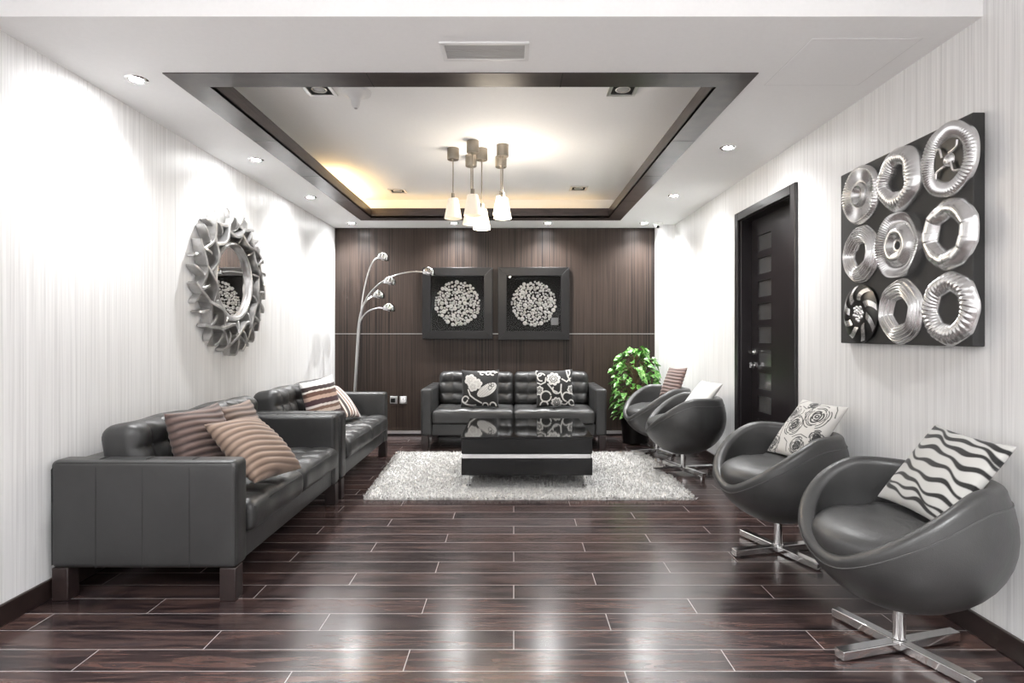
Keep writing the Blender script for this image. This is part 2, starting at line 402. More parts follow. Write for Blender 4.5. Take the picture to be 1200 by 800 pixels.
# ------------------------------------------------------------------ sofas
def sofa(name, L, label, loc, rz):
    root = empty(name, loc, label, 'sofa', 'grey leather sofas', rz); D, ta = .83, .115; cw = (L - 2 * ta) / 2
    base = MB().rbox((0, .0, .205), (L / 2 - ta, D / 2 - .02, .06), .012, (4, 4, 2)); base.build('base', M['leather'], root)
    for sx in (-1, 1):
        m = MB(); x = sx * (L / 2 - ta / 2)
        def wob(p, sx=sx): return Vector((p.x * (1 + .05 * math.cos(p.y / D * PI) * math.cos(p.z * 3)), p.y, p.z))
        m.rbox((x, 0, .385), (ta / 2, D / 2, .24), .026, (3, 12, 8), wob)
        m.build('arm', M['leather'], root)
        arm = root.children[-1] if False else bpy.data.objects[COL.objects[-1].name]
        s_ = MB(); xo = sx * (L / 2 + .0012)
        for yy in (-D / 4, 0, D / 4):
            s_.tube([(xo, yy, .15), (xo + sx * .0015, yy, .38), (xo, yy, .595), (xo - sx * .010, yy, .616), (xo - sx * .03, yy, .6262), (x, yy, .6265), (x - sx * (ta / 2 - .02), yy, .623)], .0022, 6)
        pipe = [(xo - sx * .006, -D / 2 + .01, .16), (xo - sx * .006, -D / 2 + .008, .585), (xo - sx * .006, -D / 2 + .03, .615), (xo - sx * .006, D / 2 - .03, .615), (xo - sx * .006, D / 2 - .008, .585), (xo - sx * .006, D / 2 - .01, .16)]
        s_.tube(pipe, .003, 6); s_.build('seam', M['seam'], arm)
    MB().rbox((0, D / 2 - .07, .375), (L / 2 - ta, .07, .23), .03, (8, 2, 6)).build('backrest', M['leather'], root)
    def tuft(u, v, nu, nv):                       # 0 on buttons and folds, 1 in the middle of a cell
        return (abs(math.sin(PI * u * nu)) * abs(math.sin(PI * v * nv))) ** .45
    y0, y1 = -D / 2 - .018, D / 2 - .19
    for k in range(2):
        cx = -cw / 2 + k * cw; hx, hy, hz = cw / 2 - .002, (y1 - y0) / 2, .072
        def dsp(p, hx=hx, hy=hy, hz=hz):
            u, v = (p.x + hx) / (2 * hx), (p.y + hy) / (2 * hy)
            q = Vector(p)
            e = max(0, min(1, (1 - abs(p.x) / hx) * 9)) * max(0, min(1, (1 - abs(p.y) / hy) * 9))
            if p.z > hz * .4: q.z += e * (.016 * tuft(u, v, 4, 4) - .006) + .006 * math.cos(p.x / hx * 1.4)
            if p.y < -hy * .93: q.y -= .012 * math.cos(p.z / hz * 1.45) + .003 * math.sin(p.x * 23 + 2 * k)
            q.z += .003 * math.sin(p.x * 11 + k) * math.sin(p.y * 9)
            return q
        m = MB().rbox((0, 0, 0), (hx, hy, hz), .035, (36, 36, 4), dsp)
        s_ = m.build('seat_cushion', M['leather'], root, angle=70); s_.location = (cx, (y0 + y1) / 2, .335)
        pp = MB()
        for zz in (.046,):
            pp.tube(spline([(-hx + .02, -hy - .001, zz), (-hx * .3, -hy - .0075, zz + .004), (hx * .3, -hy - .0075, zz + .004), (hx - .02, -hy - .001, zz)], 5), .003, 6)
        pp.build('piping', M['seam'], s_)
        for a in (1, 2, 3):
            for b_ in (1, 2, 3):
                bt = MB().lathe([(0, .006), (.008, .004), (.012, -.002), (.010, -.008)], n=12).build('button', M['leather'], s_)
                bt.location = (-hx + a * hx / 2, -hy + b_ * hy / 2, hz - .0)
        # back cushion
        bx, by, bz = cw / 2 - .002, .095, .185
        def dsb(p, bx=bx, by=by, bz=bz):
            u, v = (p.x + bx) / (2 * bx), (p.z + bz) / (2 * bz); q = Vector(p)
            e = max(0, min(1, (1 - abs(p.x) / bx) * 7)) * max(0, min(1, (1 - abs(p.z) / bz) * 6))
            if p.y < -by * .4:
                q.y -= e * (.034 * tuft(u * .96 + .02, v, 5, 3) - .016)
            q.z += .008 * math.cos(p.x / bx * 1.5) * (p.z > 0) + .004 * math.sin(p.x * 17 + 3 * k)
            return q
        m = MB().rbox((0, 0, 0), (bx, by, bz), .06, (40, 3, 30), dsb)
        bc = m.build('back_cushion', M['leather'], root, angle=70); bc.location = (cx, D / 2 - .235, .575); bc.rotation_euler = (math.radians(-9), 0, 0)
        for a in (1, 2, 3, 4):
            for b_ in (1, 2):
                bt = MB().lathe([(0, .008), (.008, .005), (.012, 0), (.010, -.006)], n=12, mat=Matrix.Rotation(PI / 2, 3, 'X')).build('button', M['leather'], bc)
                bt.location = ((a / 5 * 2 - 1) * bx, -by + .013, (b_ / 3 * 2 - 1) * bz)
    for sx in (-1, 1):
        for sy in (-1, 1):
            lg = MB().box((-.036, -.036, 0), (.036, .036, .147)).build('leg', M['legwood'], root, bevel=.004)
            lg.location = (sx * (L / 2 - .042), sy * (D / 2 - .042), 0)
    return root
sofa('sofa', 1.90, 'wide grey tufted leather sofa against the dark wood wall, behind the coffee table', (0, 6.35, 0), 0)
sofa('sofa', 1.53, 'grey tufted leather sofa at front left, with three brown corded cushions on it', (-1.645, 3.345, 0), PI / 2)
sofa('sofa', 1.53, 'grey tufted leather sofa at far left, beyond the front one, with two multicoloured striped cushions', (-1.645, 4.93, 0), PI / 2)

# ------------------------------------------------------------------ scatter cushions
def seg_d(U, V, a, b):
    ax, ay = a; bx, by = b; dx, dy = bx - ax, by - ay
    t_ = np.clip(((U - ax) * dx + (V - ay) * dy) / (dx * dx + dy * dy + 1e-9), 0, 1)
    return np.hypot(U - ax - t_ * dx, V - ay - t_ * dy)
def poly_d(U, V, pts):
    d = np.full(U.shape, 9.0)
    for a, b in zip(pts[:-1], pts[1:]): d = np.minimum(d, seg_d(U, V, a, b))
    return d
def arc(c, r, a0, a1, n=12, dr=0.0): return [(c[0] + (r + dr * k / n) * math.cos(a0 + (a1 - a0) * k / n), c[1] + (r + dr * k / n) * math.sin(a0 + (a1 - a0) * k / n)) for k in range(n + 1)]
def blend(C, mask, col): m = np.clip(mask, 0, 1)[..., None]; return C * (1 - m) + np.array(col[:3]) * m
def solid(U, col): return np.ones(U.shape + (3,)) * np.array(col[:3])
def edge(d, w, s=.012): return np.clip((w - d) / s + .5, 0, 1)

def pat_brown(base, dark, n, tilt=0.0):
    def f(U, V):
        s_ = .5 + .5 * np.cos(2 * PI * n * (V / 2 + tilt * U + .018 * np.sin(U * 3)))
        C = solid(U, base); return blend(C, (1 - s_) ** 2 * .9, dark)
    return f
def pat_stripes(seq, vert=False):
    def f(U, V):
        T = (U if vert else V + .04 * np.sin(U * 2.2)) * .5 + .5; C = solid(U, seq[0][1])
        for p, col in seq: C = np.where((T >= p)[..., None], np.array(col[:3]), C)
        return C
    return f
def pat_zebra(U, V):
    C = solid(U, rgb(172, 171, 168)); y = -.93; ws = [.07, .06, .07, .08, .08, .085, .09, .085, .08]; gaps = [.13, .15, .19, .25, .27, .27, .25, .2, .2]
    for k, (w_, g_) in enumerate(zip(ws, gaps)):
        y += g_; line = y + .045 * np.sin(U * 5.2 + k * 1.7) + .03 * np.sin(U * 10 + k) - .12 * U
        C = blend(C, edge(np.abs(V - line), w_ * (.75 + .25 * np.sin(U * 6 + 2 * k)) * .75, .02), rgb(10, 10, 10))
    return C
def rose(C, U, V, c, r, col, lw):
    q_ = random.Random(int(c[0] * 100 + c[1] * 37 + 500))
    for k in range(6):
        rr = r * (.13 + .16 * k); n = (2, 3, 3, 4, 5, 5)[k]
        for q in range(n):
            a0 = 2 * PI * q / n + k * 1.1 + q_.uniform(-.25, .25); o_ = rr * .30; cc = (c[0] + o_ * math.cos(a0), c[1] + o_ * .9 * math.sin(a0)); sp_ = PI / n * q_.uniform(.85, 1.25)
            C = blend(C, edge(poly_d(U, V, arc(cc, rr * q_.uniform(.72, .86), a0 - sp_, a0 + sp_, 9, rr * q_.uniform(-.1, .12))), lw * (1.5 if k < 3 else .8)), col)
    return C
def pat_rose(U, V):
    C = solid(U, rgb(186, 184, 180)); k = rgb(26, 26, 26)
    for c, r in (((.42, .42), .44), ((-.22, -.02), .36), ((-.68, .36), .30), ((-.78, -.72), .34), ((.35, -.62), .30), ((-.1, .84), .2), ((.86, -.2), .24)): C = rose(C, U, V, c, r, k, .018)
    for p in ([(-.5, .7), (-.2, .6), (0, .75), (.1, .55), (-.1, .45), (.05, .3)], [(-.9, 0), (-.7, -.15), (-.55, -.5), (-.45, -.9)], [(0, -.4), (.15, -.3), (.3, -.25), (.6, -.3)], [(-.3, -.5), (-.1, -.6), (.0, -.9)], [(.7, .95), (.85, .8), (.95, .55)], [(-.98, .7), (-.8, .8), (-.6, .95)], [(-.35, .3), (-.2, .42), (-.25, .55)]): C = blend(C, edge(poly_d(U, V, p), .013), k)
    return C
def flower(C, U, V, c, r, n, rot, fill, line, lw=.02):
    A = np.arctan2(V - c[1], U - c[0]) - rot; Rr = np.hypot(U - c[0], V - c[1]); R0 = r * (.80 + .20 * np.abs(np.cos(A * n / 2)))
    C = blend(C, edge(Rr - R0, 0, .015), fill)
    C = blend(C, edge(np.abs(np.sin(A * n / 2)) * Rr, lw * .6) * (Rr > r * .25) * (Rr < r * .8), line)
    for q in (.28, .55): C = blend(C, edge(np.abs(Rr - R0 * q), lw * .7), line)
    return C
WHT, BLK, GRY = rgb(196, 195, 192), rgb(14, 14, 14), rgb(150, 149, 147)
def pat_leaf_flower(U, V):
    C = solid(U, BLK)
    C = flower(C, U, V, (-.50, .42), .34, 6, .3, WHT, GRY); C = flower(C, U, V, (-.16, .20), .30, 6, .1, WHT, GRY); C = flower(C, U, V, (-.36, .05), .26, 5, .6, WHT, GRY)
    u = (U - .42) * math.cos(.55) + (V + .10) * math.sin(.55); v = -(U - .42) * math.sin(.55) + (V + .10) * math.cos(.55)
    tt = np.clip((u + .62) / 1.2, 0, 1); wd = .36 * np.sqrt(tt) * np.sqrt(np.clip(1 - tt, 0, 1)) * 1.55
    ins = (np.abs(v) < wd) & (tt > 0) & (tt < 1); C = np.where(ins[..., None], np.array(WHT[:3]), C)
    C = blend(C, ins * ((np.sin(U * 47) * np.sin(V * 43 + U * 9)) > .35), GRY)
    for c, r in (((.55, .0), .1), ((.7, .14), .07), ((.55, .2), .07)): C = blend(C, edge(np.abs(np.hypot(U - c[0], V - c[1]) - r), .016), BLK)
    for p in (arc((-.78, -.62), .2, .3, 6.0, 16, -.06), arc((-.35, -.2), .75, 3.6, 4.9, 14), [(-.62, -.1), (-.5, -.4), (-.25, -.6), (.1, -.82)], arc((.12, .84), .11, .2, 5, 12), arc((.42, .84), .11, .5, 5.6, 12), arc((.68, .82), .12, 0, 5, 12), arc((.7, -.92), .16, 0, 3.1), arc((.3, -.95), .14, 0, 3.1), [(-.1, .95), (.2, .9), (.5, .93), (.92, .86)]): C = blend(C, edge(poly_d(U, V, p), .035), WHT)
    return C
def pat_vine_flower(U, V):
    C = solid(U, BLK)
    C = flower(C, U, V, (-.05, .48), .38, 8, .2, WHT, BLK, .03); C = flower(C, U, V, (.06, -.80), .30, 8, .2, WHT, BLK, .03); C = flower(C, U, V, (-.86, -.12), .26, 7, .5, WHT, BLK, .03); C = flower(C, U, V, (.92, -.12), .26, 7, .5, WHT, BLK, .03)
    for p in (arc((-.7, .6), .22, .5, 4.8), arc((-.82, .82), .16, 2, 6), arc((.6, .8), .25, -1, 1.6), [(.66, .95), (.72, .6), (.86, .35)], [(.4, .45), (.65, .3), (.9, .5)], arc((.1, -.1), .22, 2.6, 6.2), [(-.36, .2), (-.1, -.15), (.1, -.25)], [(.34, .15), (.30, -.2), (.36, -.5)], arc((-.5, -.45), .28, .3, 3.4), arc((-.5, -.45), .28, 3.6, 6.2), arc((.62, -.5), .24, 1, 4.4), arc((.45, -.72), .2, 3, 6), arc((-.6, -.9), .2, 0, 3), arc((.86, -.8), .15, 0, 5.5), [(-.95, .3), (-.75, .2), (-.5, .3), (-.45, .55)]): C = blend(C, edge(poly_d(U, V, p), .035), WHT)
    return C

def pillow(name, w_, h_, t_, pattern, label, center, right, up, group='scatter cushions', n=72, ridges=0, rtilt=0.0, sag=0.0, seed=0):
    u = np.linspace(-1, 1, n); U, V = np.meshgrid(u, u, indexing='ij')
    r_ = np.random.default_rng(seed + 3); ph = r_.uniform(0, 6, 6)
    X = U * w_ / 2 * (1 - .075 * (1 - V * V) * U * U); Yv = V * h_ / 2 * (1 - .075 * (1 - U * U) * V * V)
    prof = np.clip((1 - U * U) * (1 - V * V), 0, 1) ** .42
    wr = 1 + .06 * np.sin(U * 4 + ph[0]) * np.sin(V * 3 + ph[1]) + .05 * np.sin((U + V) * 6 + ph[2]) * (np.abs(U * V))
    Z = t_ / 2 * prof * wr
    if ridges: Z = Z + .0026 * np.cos(2 * PI * ridges * (V / 2 + rtilt * U + .018 * np.sin(U * 3))) * np.minimum(1, prof * 2.2)
    bend = -sag * (U * U - .3)
    V3, Fc, Cc = [], [], []
    C = pattern(U, V); idx = lambda i, j: i * n + j
    P1 = np.stack([X, Yv, Z + bend], -1).reshape(-1, 3); P2 = np.stack([X, Yv, -Z + bend], -1).reshape(-1, 3)
    bmap = {}; V3 = P1.tolist(); Cc = C.reshape(-1, 3).tolist()
    for i in range(n):
        for j_ in range(n):
            if i in (0, n - 1) or j_ in (0, n - 1): bmap[idx(i, j_)] = idx(i, j_)
            else: bmap[idx(i, j_)] = len(V3); V3.append(P2[idx(i, j_)].tolist()); Cc.append(Cc[idx(i, j_)])
    for i in range(n - 1):
        for j_ in range(n - 1):
            q = (idx(i, j_), idx(i + 1, j_), idx(i + 1, j_ + 1), idx(i, j_ + 1)); Fc.append(q); Fc.append(tuple(bmap[k] for k in q[::-1]))
    me = bpy.data.meshes.new(name); me.from_pydata(V3, [], Fc); me.materials.append(M['cloth'])
    ca = me.color_attributes.new('pattern', 'FLOAT_COLOR', 'POINT')
    ca.data.foreach_set('color', np.c_[np.array(Cc), np.ones(len(Cc))].astype(np.float32).ravel())
    me.shade_smooth(); o = bpy.data.objects.new(name, me); COL.objects.link(o)
    r = Vector(right).normalized(); u_ = Vector(up); u_ = (u_ - r * u_.dot(r)).normalized(); nn = r.cross(u_)
    m = Matrix((r, u_, nn)).transposed().to_4x4(); m.translation = Vector(center); o.matrix_world = m
    return tag(o, label, 'cushion', group)

BR, BD = rgb(150, 122, 108), rgb(74, 56, 50)
pillow('cushion', .40, .40, .13, pat_leaf_flower, 'black cushion with white flowers and a big white leaf, left on the back sofa', (-.355, 6.235, .575), (1, 0, 0), (0, .25, 1), n=150)
pillow('cushion', .40, .40, .13, pat_vine_flower, 'black cushion with white vine and blossom outlines, on right of the back sofa', (.430, 6.225, .58), (1, 0, .03), (0, .25, 1), n=150, seed=4)
pillow('cushion', .38, .40, .17, pat_brown(rgb(104, 86, 80), rgb(46, 34, 34), 11, .03), 'brown corded cushion upright at near end of front left sofa, behind the arm', (-1.62, 3.00, .605), (.18, .98, .03), (-.30, .05, 1), ridges=11, rtilt=.03, seed=1, n=96)
pillow('cushion', .38, .38, .16, pat_brown(rgb(118, 100, 90), rgb(62, 50, 45), 10), 'brown corded cushion leaning on sofa back, partly behind two others on front left sofa', (-1.635, 3.42, .585), (.05, 1, 0), (-.30, 0, 1), ridges=10, seed=2, n=96)
pillow('cushion', .40, .40, .17, pat_brown(rgb(142, 121, 106), rgb(84, 66, 56), 11, .05), 'light brown corded cushion slumped in front of two others on front left sofa', (-1.42, 3.08, .535), (.20, .97, -.05), (-.62, .26, .60), ridges=11, rtilt=.05, seed=5, n=110)
ST = [(0, rgb(226, 222, 218)), (.16, rgb(60, 38, 40)), (.25, rgb(208, 190, 178)), (.33, rgb(120, 92, 78)), (.40, rgb(220, 212, 208)), (.45, rgb(66, 40, 46)), (.56, rgb(190, 162, 146)), (.64, rgb(96, 66, 54)), (.73, rgb(226, 220, 214)), (.77, rgb(50, 36, 36)), (.86, rgb(232, 230, 228))]
pillow('cushion', .36, .38, .13, pat_stripes(ST), 'cushion with level brown, maroon and white stripes standing upright on far left sofa', (-1.60, 4.80, .625), (.45, .89, .14), (-.2, .06, 1), seed=6, n=96)
ST2 = [(0, rgb(60, 40, 36)), (.09, rgb(214, 200, 188)), (.15, rgb(44, 32, 32)), (.28, rgb(220, 208, 198)), (.33, rgb(130, 98, 80)), (.42, rgb(216, 206, 200)), (.50, rgb(96, 70, 60)), (.58, rgb(224, 216, 208)), (.70, rgb(150, 128, 122)), (.88, rgb(230, 228, 226))]
pillow('cushion', .38, .38, .12, pat_stripes(ST2, True), 'cushion with slanting brown and cream stripes slumped beside an upright one on far left sofa', (-1.58, 5.17, .56), (.1, 1, -.12), (-.6, 0, .7), seed=7, n=96)

from mathutils.bvhtree import BVHTree
def tree_of(o):
    V, Fc = [], []
    def go(x):
        if x.type == 'MESH':
            k = len(V); mw = x.matrix_world; V.extend(mw @ v.co for v in x.data.vertices); Fc.extend([i + k for i in p.vertices] for p in x.data.polygons)
        for ch in x.children: go(ch)
    go(o); return V, Fc
def settle(p, others, direction, step=.004, most=70):
    bpy.context.view_layer.update()
    trees = [BVHTree.FromPolygons(*tree_of(o)) for o in others]; V, Fc = tree_of(p); d = Vector(direction).normalized(); k = 0
    while k < most and any(BVHTree.FromPolygons([v + d * step * k for v in V], Fc).overlap(t_) for t_ in trees): k += 1
    p.location = p.location + d * step * (k + 1); print('settle', p['label'][:40], k * step)

# ------------------------------------------------------------------ swivel tub chairs
CR, CZc, CBL, CBU = .345, .485, .315, .37
def rim_z(th):
    a = abs(((th + PI) % (2 * PI)) - PI); q = min(1.0, a / math.radians(104)); return .385 + .283 * q * q * (3 - 2 * q) - .012 * max(0, a - 2.0)
def chair_profile(th, dz=0.0):
    zr = rim_z(th) - .028; phi = math.asin(max(-.98, min(.98, (zr - CZc) / (CBU if zr > CZc else CBL)))); P = []
    for k in range(15):
        a = -PI / 2 + (phi + PI / 2) * k / 14; P.append((CR * math.cos(a), CZc + (CBL if a < 0 else CBU) * math.sin(a)))
    ro, zo = P[-1]; w_ = .064
    for k in range(1, 9):
        a = PI * k / 8; P.append((ro - w_ / 2 + w_ / 2 * math.cos(a), zo + .030 * math.sin(a)))
    ri = ro - w_
    for k in range(1, 8):
        q = k / 7; zz = zo + (.275 - zo) * (1 - (1 - q) ** 1.6); P.append((max(0, (ri + .012 * math.sin(q * PI)) * (1 - q ** 3.2)), zz))
    return P
FEET = []
def make_chair(label, loc, rz, base_rz, lift=0.0):
    root = empty('tub_chair', loc, label, 'chair', 'grey tub chairs along the right wall'); n = 72
    G = np.array([[(r * math.cos(2 * PI * k / n), r * math.sin(2 * PI * k / n), z) for (r, z) in chair_profile(2 * PI * k / n)] for k in range(n)])
    rot = Matrix.Rotation(rz, 4, 'Z')
    sh = MB().grid(G, True).build('shell', M['leather_chair'], root, angle=80); sh.rotation_euler = (0, 0, rz)
    pts = []
    for k in range(n + 1):
        th = 2 * PI * k / n; p = chair_profile(th); r, z = p[13]; r2, z2 = p[14]; q = .35; r, z = r * (1 - q) + r2 * q, z * (1 - q) + z2 * q; pts.append(((r + .001) * math.cos(th), (r + .001) * math.sin(th), z))
    MB().tube(pts, .0030, 6, cap=False).build('piping', M['piping'], sh)
    # seat cushion: a lens with two pinched corners at the sides
    cu = []; nn = 64; rings = 18
    for k in range(nn):
        th = 2 * PI * k / nn; row_ = []
        Rr = .252 + .020 * max(0, math.cos((abs(((th + PI) % (2 * PI)) - PI) - 1.75) * 3)) * (abs(abs(((th + PI) % (2 * PI)) - PI) - 1.75) < .52)
        fr_ = max(0, math.cos(th))
        for q in range(rings * 2 + 1):
            a = -PI / 2 + PI * q / (rings * 2); rr = abs(math.cos(a)) ** .55 * Rr
            top = math.sin(a) >= 0; zz = abs(math.sin(a)) ** .8 * (.070 if top else .085)
            pin = 1 - .45 * (1 if abs(abs(((th + PI) % (2 * PI)) - PI) - 1.75) < .3 else 0) * (rr / Rr) ** 3
            row_.append((rr * math.cos(th), rr * math.sin(th), (zz if top else -zz) * pin))
        cu.append(row_)
    sc_ = MB().grid(np.array(cu), True).build('seat_cushion', M['leather_chair'], sh, angle=80)
    sc_.location = (.044, 0, .436); sc_.rotation_euler = (0, math.radians(5), 0); sc_.scale = (1.02, 1.05, 1)
    MB().lathe([(0, .03), (.03, .03), (.027, .042), (.0215, .04), (.0215, .22), (.03, .225), (.05, .235), (.05, .20)], n=28).build('pole', M['chrome'], root)
    for k in range(4):
        a = base_rz + k * PI / 2 + (math.radians(6) if k % 2 else 0)
        on = lift and loc[0] + .27 * math.cos(a) < 1.32
        m = MB().box((.0, -.021, .006 + lift), (.275, .021, .040 + lift)); m.box((.24, -.014, lift if on else 0), (.265, .014, .007 + lift))
        FEET.append((loc[0], loc[1], loc[0] + .28 * math.cos(a), loc[1] + .28 * math.sin(a)))
        lg = m.build('foot', M['chrome'], root, smooth=False, bevel=.003); lg.rotation_euler = (0, 0, a)
    return root
FACE = math.radians(180 + 24)
C1 = make_chair('grey leather tub chair beside the potted plant, brown striped cushion in it', (1.41, 5.72, 0), math.radians(180 + 9), math.radians(14), .024)
C2 = make_chair('grey leather tub chair turned away at the rug edge, plain white cushion in it', (1.44, 4.94, 0), math.radians(180 - 10), math.radians(14), .024)
C3 = make_chair('grey tub chair before the door, cushion with black rose drawings in it', (1.44, 3.17, 0), math.radians(180 + 9), math.radians(14))
C4 = make_chair('nearest grey tub chair, black and white wavy striped cushion in it', (1.45, 2.19, 0), math.radians(180 + 9), math.radians(15))
pillow('cushion', .37, .37, .10, pat_zebra, 'white cushion with wavy black stripes in the nearest tub chair', (1.61, 2.16, .60), (.02, -1, -.05), (.26, -.05, .33), n=150, seed=8)
pillow('cushion', .38, .37, .10, pat_rose, 'white cushion with black line-drawn roses in the tub chair before the door', (1.615, 3.17, .59), (.12, -1, 0), (.24, .03, .32), n=170, seed=9)
pillow('cushion', .36, .34, .09, lambda U, V: solid(U, rgb(200, 199, 196)), 'plain white cushion in the tub chair turned away by the rug', (1.61, 4.92, .55), (.15, -1, 0), (.25, .03, .30), seed=10)
pillow('cushion', .34, .31, .08, pat_brown(rgb(116, 96, 90), rgb(52, 34, 34), 9), 'brown and dark striped cushion in the farthest tub chair near the plant', (1.615, 5.70, .56), (.25, -.96, .05), (.14, .05, .35), ridges=9, seed=11, n=96)

OB = bpy.data.objects
settle(OB['cushion'], [OB['sofa']], (0, -1, .35)); settle(OB['cushion.001'], [OB['sofa']], (0, -1, .35))
settle(OB['cushion.002'], [OB['sofa.001']], (1, -.1, .5)); settle(OB['cushion.003'], [OB['sofa.001'], OB['cushion.002']], (1, .3, .4))
settle(OB['cushion.004'], [OB['sofa.001'], OB['cushion.002'], OB['cushion.003']], (.6, -.3, .5))
settle(OB['cushion.005'], [OB['sofa.002']], (1, 0, .5)); settle(OB['cushion.006'], [OB['sofa.002'], OB['cushion.005']], (.7, .4, .5))
for a_, b_ in (('cushion.007', C4), ('cushion.008', C3), ('cushion.009', C2), ('cushion.010', C1)): settle(OB[a_], [b_], (-.35, 0, 1))

# ------------------------------------------------------------------ coffee table and rug
RZ = .022
tb = empty('coffee_table', (.10, 4.885, RZ), 'low square black glass coffee table with chrome strip, standing on the white rug', 'table')
hw, hd_ = .497, .475
MB().box((-hw - .006, -hd_ - .004, .372), (hw + .006, hd_ + .004, .386)).build('table_top', M['black_gloss'], tb, smooth=False, bevel=.002)
MB().box((-hw, -hd_, .258), (hw, hd_, .371)).build('apron', M['black_gloss'], tb, smooth=False, bevel=.003)
MB().box((-hw + .008, -hd_ + .012, .222), (hw - .008, hd_ - .012, .259)).build('shadow_gap', M['black_satin'], tb, smooth=False)
sb = MB().box((-hw + .006, -hd_ + .001, .222), (hw - .012, -hd_ + .013, .252)); sb.build('chrome_strip', M['alu'], tb, smooth=False, bevel=.002)
MB().box((-hw, -hd_, .093), (hw, hd_, .2215)).build('drawer_box', M['black_gloss'], tb, smooth=False, bevel=.003)
for sx in (-1, 1):
    for sy in (-1, 1):
        lg = MB().lathe([(0, 0), (.020, 0), (.020, .004), (.007, .008), (.009, .085), (.022, .094), (0, .094)], n=18).build('leg', M['chrome'], tb); lg.location = (sx * (hw - .05), sy * (hd_ - .07), 0)
RC = [(-1.067, 4.16), (1.293, 4.16), (1.300, 5.77), (-1.150, 5.77)]
rg_ = empty('rug', (.1, 4.96, 0), 'cream white shag rug under the coffee table', 'rug')
def rug_pt(u, v):
    a = np.array(RC); b0 = a[0] * (1 - u)[..., None] + a[1] * u[..., None]; b1 = a[3] * (1 - u)[..., None] + a[2] * u[..., None]
    return b0 * (1 - v)[..., None] + b1 * v[..., None]
nu, nv = 120, 84
U, V = np.meshgrid(np.linspace(0, 1, nu), np.linspace(0, 1, nv), indexing='ij'); P = rug_pt(U, V)
ed = np.minimum(np.minimum(U, 1 - U) * 2.4, np.minimum(V, 1 - V) * 1.6); Zr = np.clip(ed / .02, 0, 1) * (.013 + .004 * rng.random(U.shape))
MB().grid(np.dstack([P[..., 0] - .1, P[..., 1] - 4.96, Zr + .001])).build('backing', M['pile'], rg_)
nb = 70000; u = rng.uniform(-.004, 1.004, nb); v = rng.uniform(-.006, 1.006, nb); B = rug_pt(u, v) - np.array([.1, 4.96])
keep = np.ones(nb, bool); WX, WY = B[:, 0] + .1, B[:, 1] + 4.96
for x0, y0_, x1, y1_ in FEET: keep &= seg_d(WX, WY, (x0, y0_), (x1, y1_)) > .055
for sx in (-1, 1):
    for sy in (-1, 1): keep &= np.hypot(WX - .10 - sx * (hw - .05), WY - 4.885 - sy * (hd_ - .07)) > .05
B = B[keep]; nb = len(B)
az = rng.uniform(0, 2 * PI, nb); ln = rng.uniform(.012, .030, nb); lean = rng.uniform(.2, 1.0, nb); wd = .0042
bx = np.c_[B, np.full(nb, .006)]; side = np.c_[-np.sin(az), np.cos(az), np.zeros(nb)] * wd
tip = bx + np.c_[np.cos(az) * ln * lean * .9, np.sin(az) * ln * lean * .9, np.maximum(.004, ln * (1.05 - .62 * lean))]
vv = np.stack([bx - side, bx + side, tip + side * .5, tip - side * .5], 1).reshape(-1, 3)
me = bpy.data.meshes.new('pile'); me.vertices.add(nb * 4); me.vertices.foreach_set('co', vv.astype(np.float32).ravel())
me.loops.add(nb * 4); me.loops.foreach_set('vertex_index', np.arange(nb * 4, dtype=np.int32)); me.polygons.add(nb)
me.polygons.foreach_set('loop_start', np.arange(0, nb * 4, 4, dtype=np.int32)); me.materials.append(M['pile']); me.update(calc_edges=True); me.validate()
pl = bpy.data.objects.new('pile', me); COL.objects.link(pl); pl.parent = rg_; pl['kind'] = 'stuff'

# ------------------------------------------------------------------ round mirror on the left wall
mc = Vector((XL, 4.24, 1.568))
mr = empty('wall_mirror', mc, 'round mirror in a silver frame of curled ribbons, hung on the left wall', 'mirror')
def mpt(r, a, w_): return Vector((w_, r * math.cos(a), r * math.sin(a)))
toX = Matrix.Rotation(PI / 2, 3, 'Y')
MB().lathe([(0, .034), (.252, .034), (.254, .026), (.254, 0), (0, 0)], n=64, mat=toX).build('mirror_glass', M['mirror'], mr, angle=25)
MB().lathe([(.252, .03), (.252, .052), (.258, .064), (.270, .068), (.282, .062), (.290, .05), (.292, .0), (.26, 0)], n=72, mat=toX, close=True).build('inner_ring', M['pewter'], mr)
MB().lathe([(0, .001), (.40, .001), (.40, .006), (0, .006)], n=48, mat=toX).build('back_plate', M['pewter'], mr)
def ribbon(r0, r1, a0, a1, bow, w0, w1, th=.011):
    n = 14; rows = []
    for k in range(n + 1):
        q = k / n; s_ = q * q * (3 - 2 * q)
        r = r0 + (r1 - r0) * s_ + bow * math.sin(PI * q); a = a0 + (a1 - a0) * q
        wt = w0 + (w1 - w0) * math.sin(PI * (q * .8 + .1)); rr = [(-th, .004), (-th, wt - .003), (-th * .7, wt), (th * .7, wt), (th, wt - .003), (th, .004)]
        dn = Vector((0, math.cos(a), math.sin(a)))
        # sideways direction: across the path inside the wall plane
        q2 = min(1, q + .02); q1 = max(0, q - .02); f = lambda z: mpt(r0 + (r1 - r0) * (z * z * (3 - 2 * z)) + bow * math.sin(PI * z), a0 + (a1 - a0) * z, 0)
        tg = (f(q2) - f(q1)).normalized(); sd = Vector((1, 0, 0)).cross(tg)
        base = mpt(r, a, 0); rows.append([base + sd * x_ + Vector((w_, 0, 0)) for x_, w_ in rr])
    m = MB().grid(np.array([[tuple(p) for p in r_] for r_ in rows])); k = len(rows[0])
    m.f.append(tuple(range(k))); m.mi.append(0); m.f.append(tuple(range(n * k, n * k + k))[::-1]); m.mi.append(0)
    return m
pitch = 2 * PI / 11
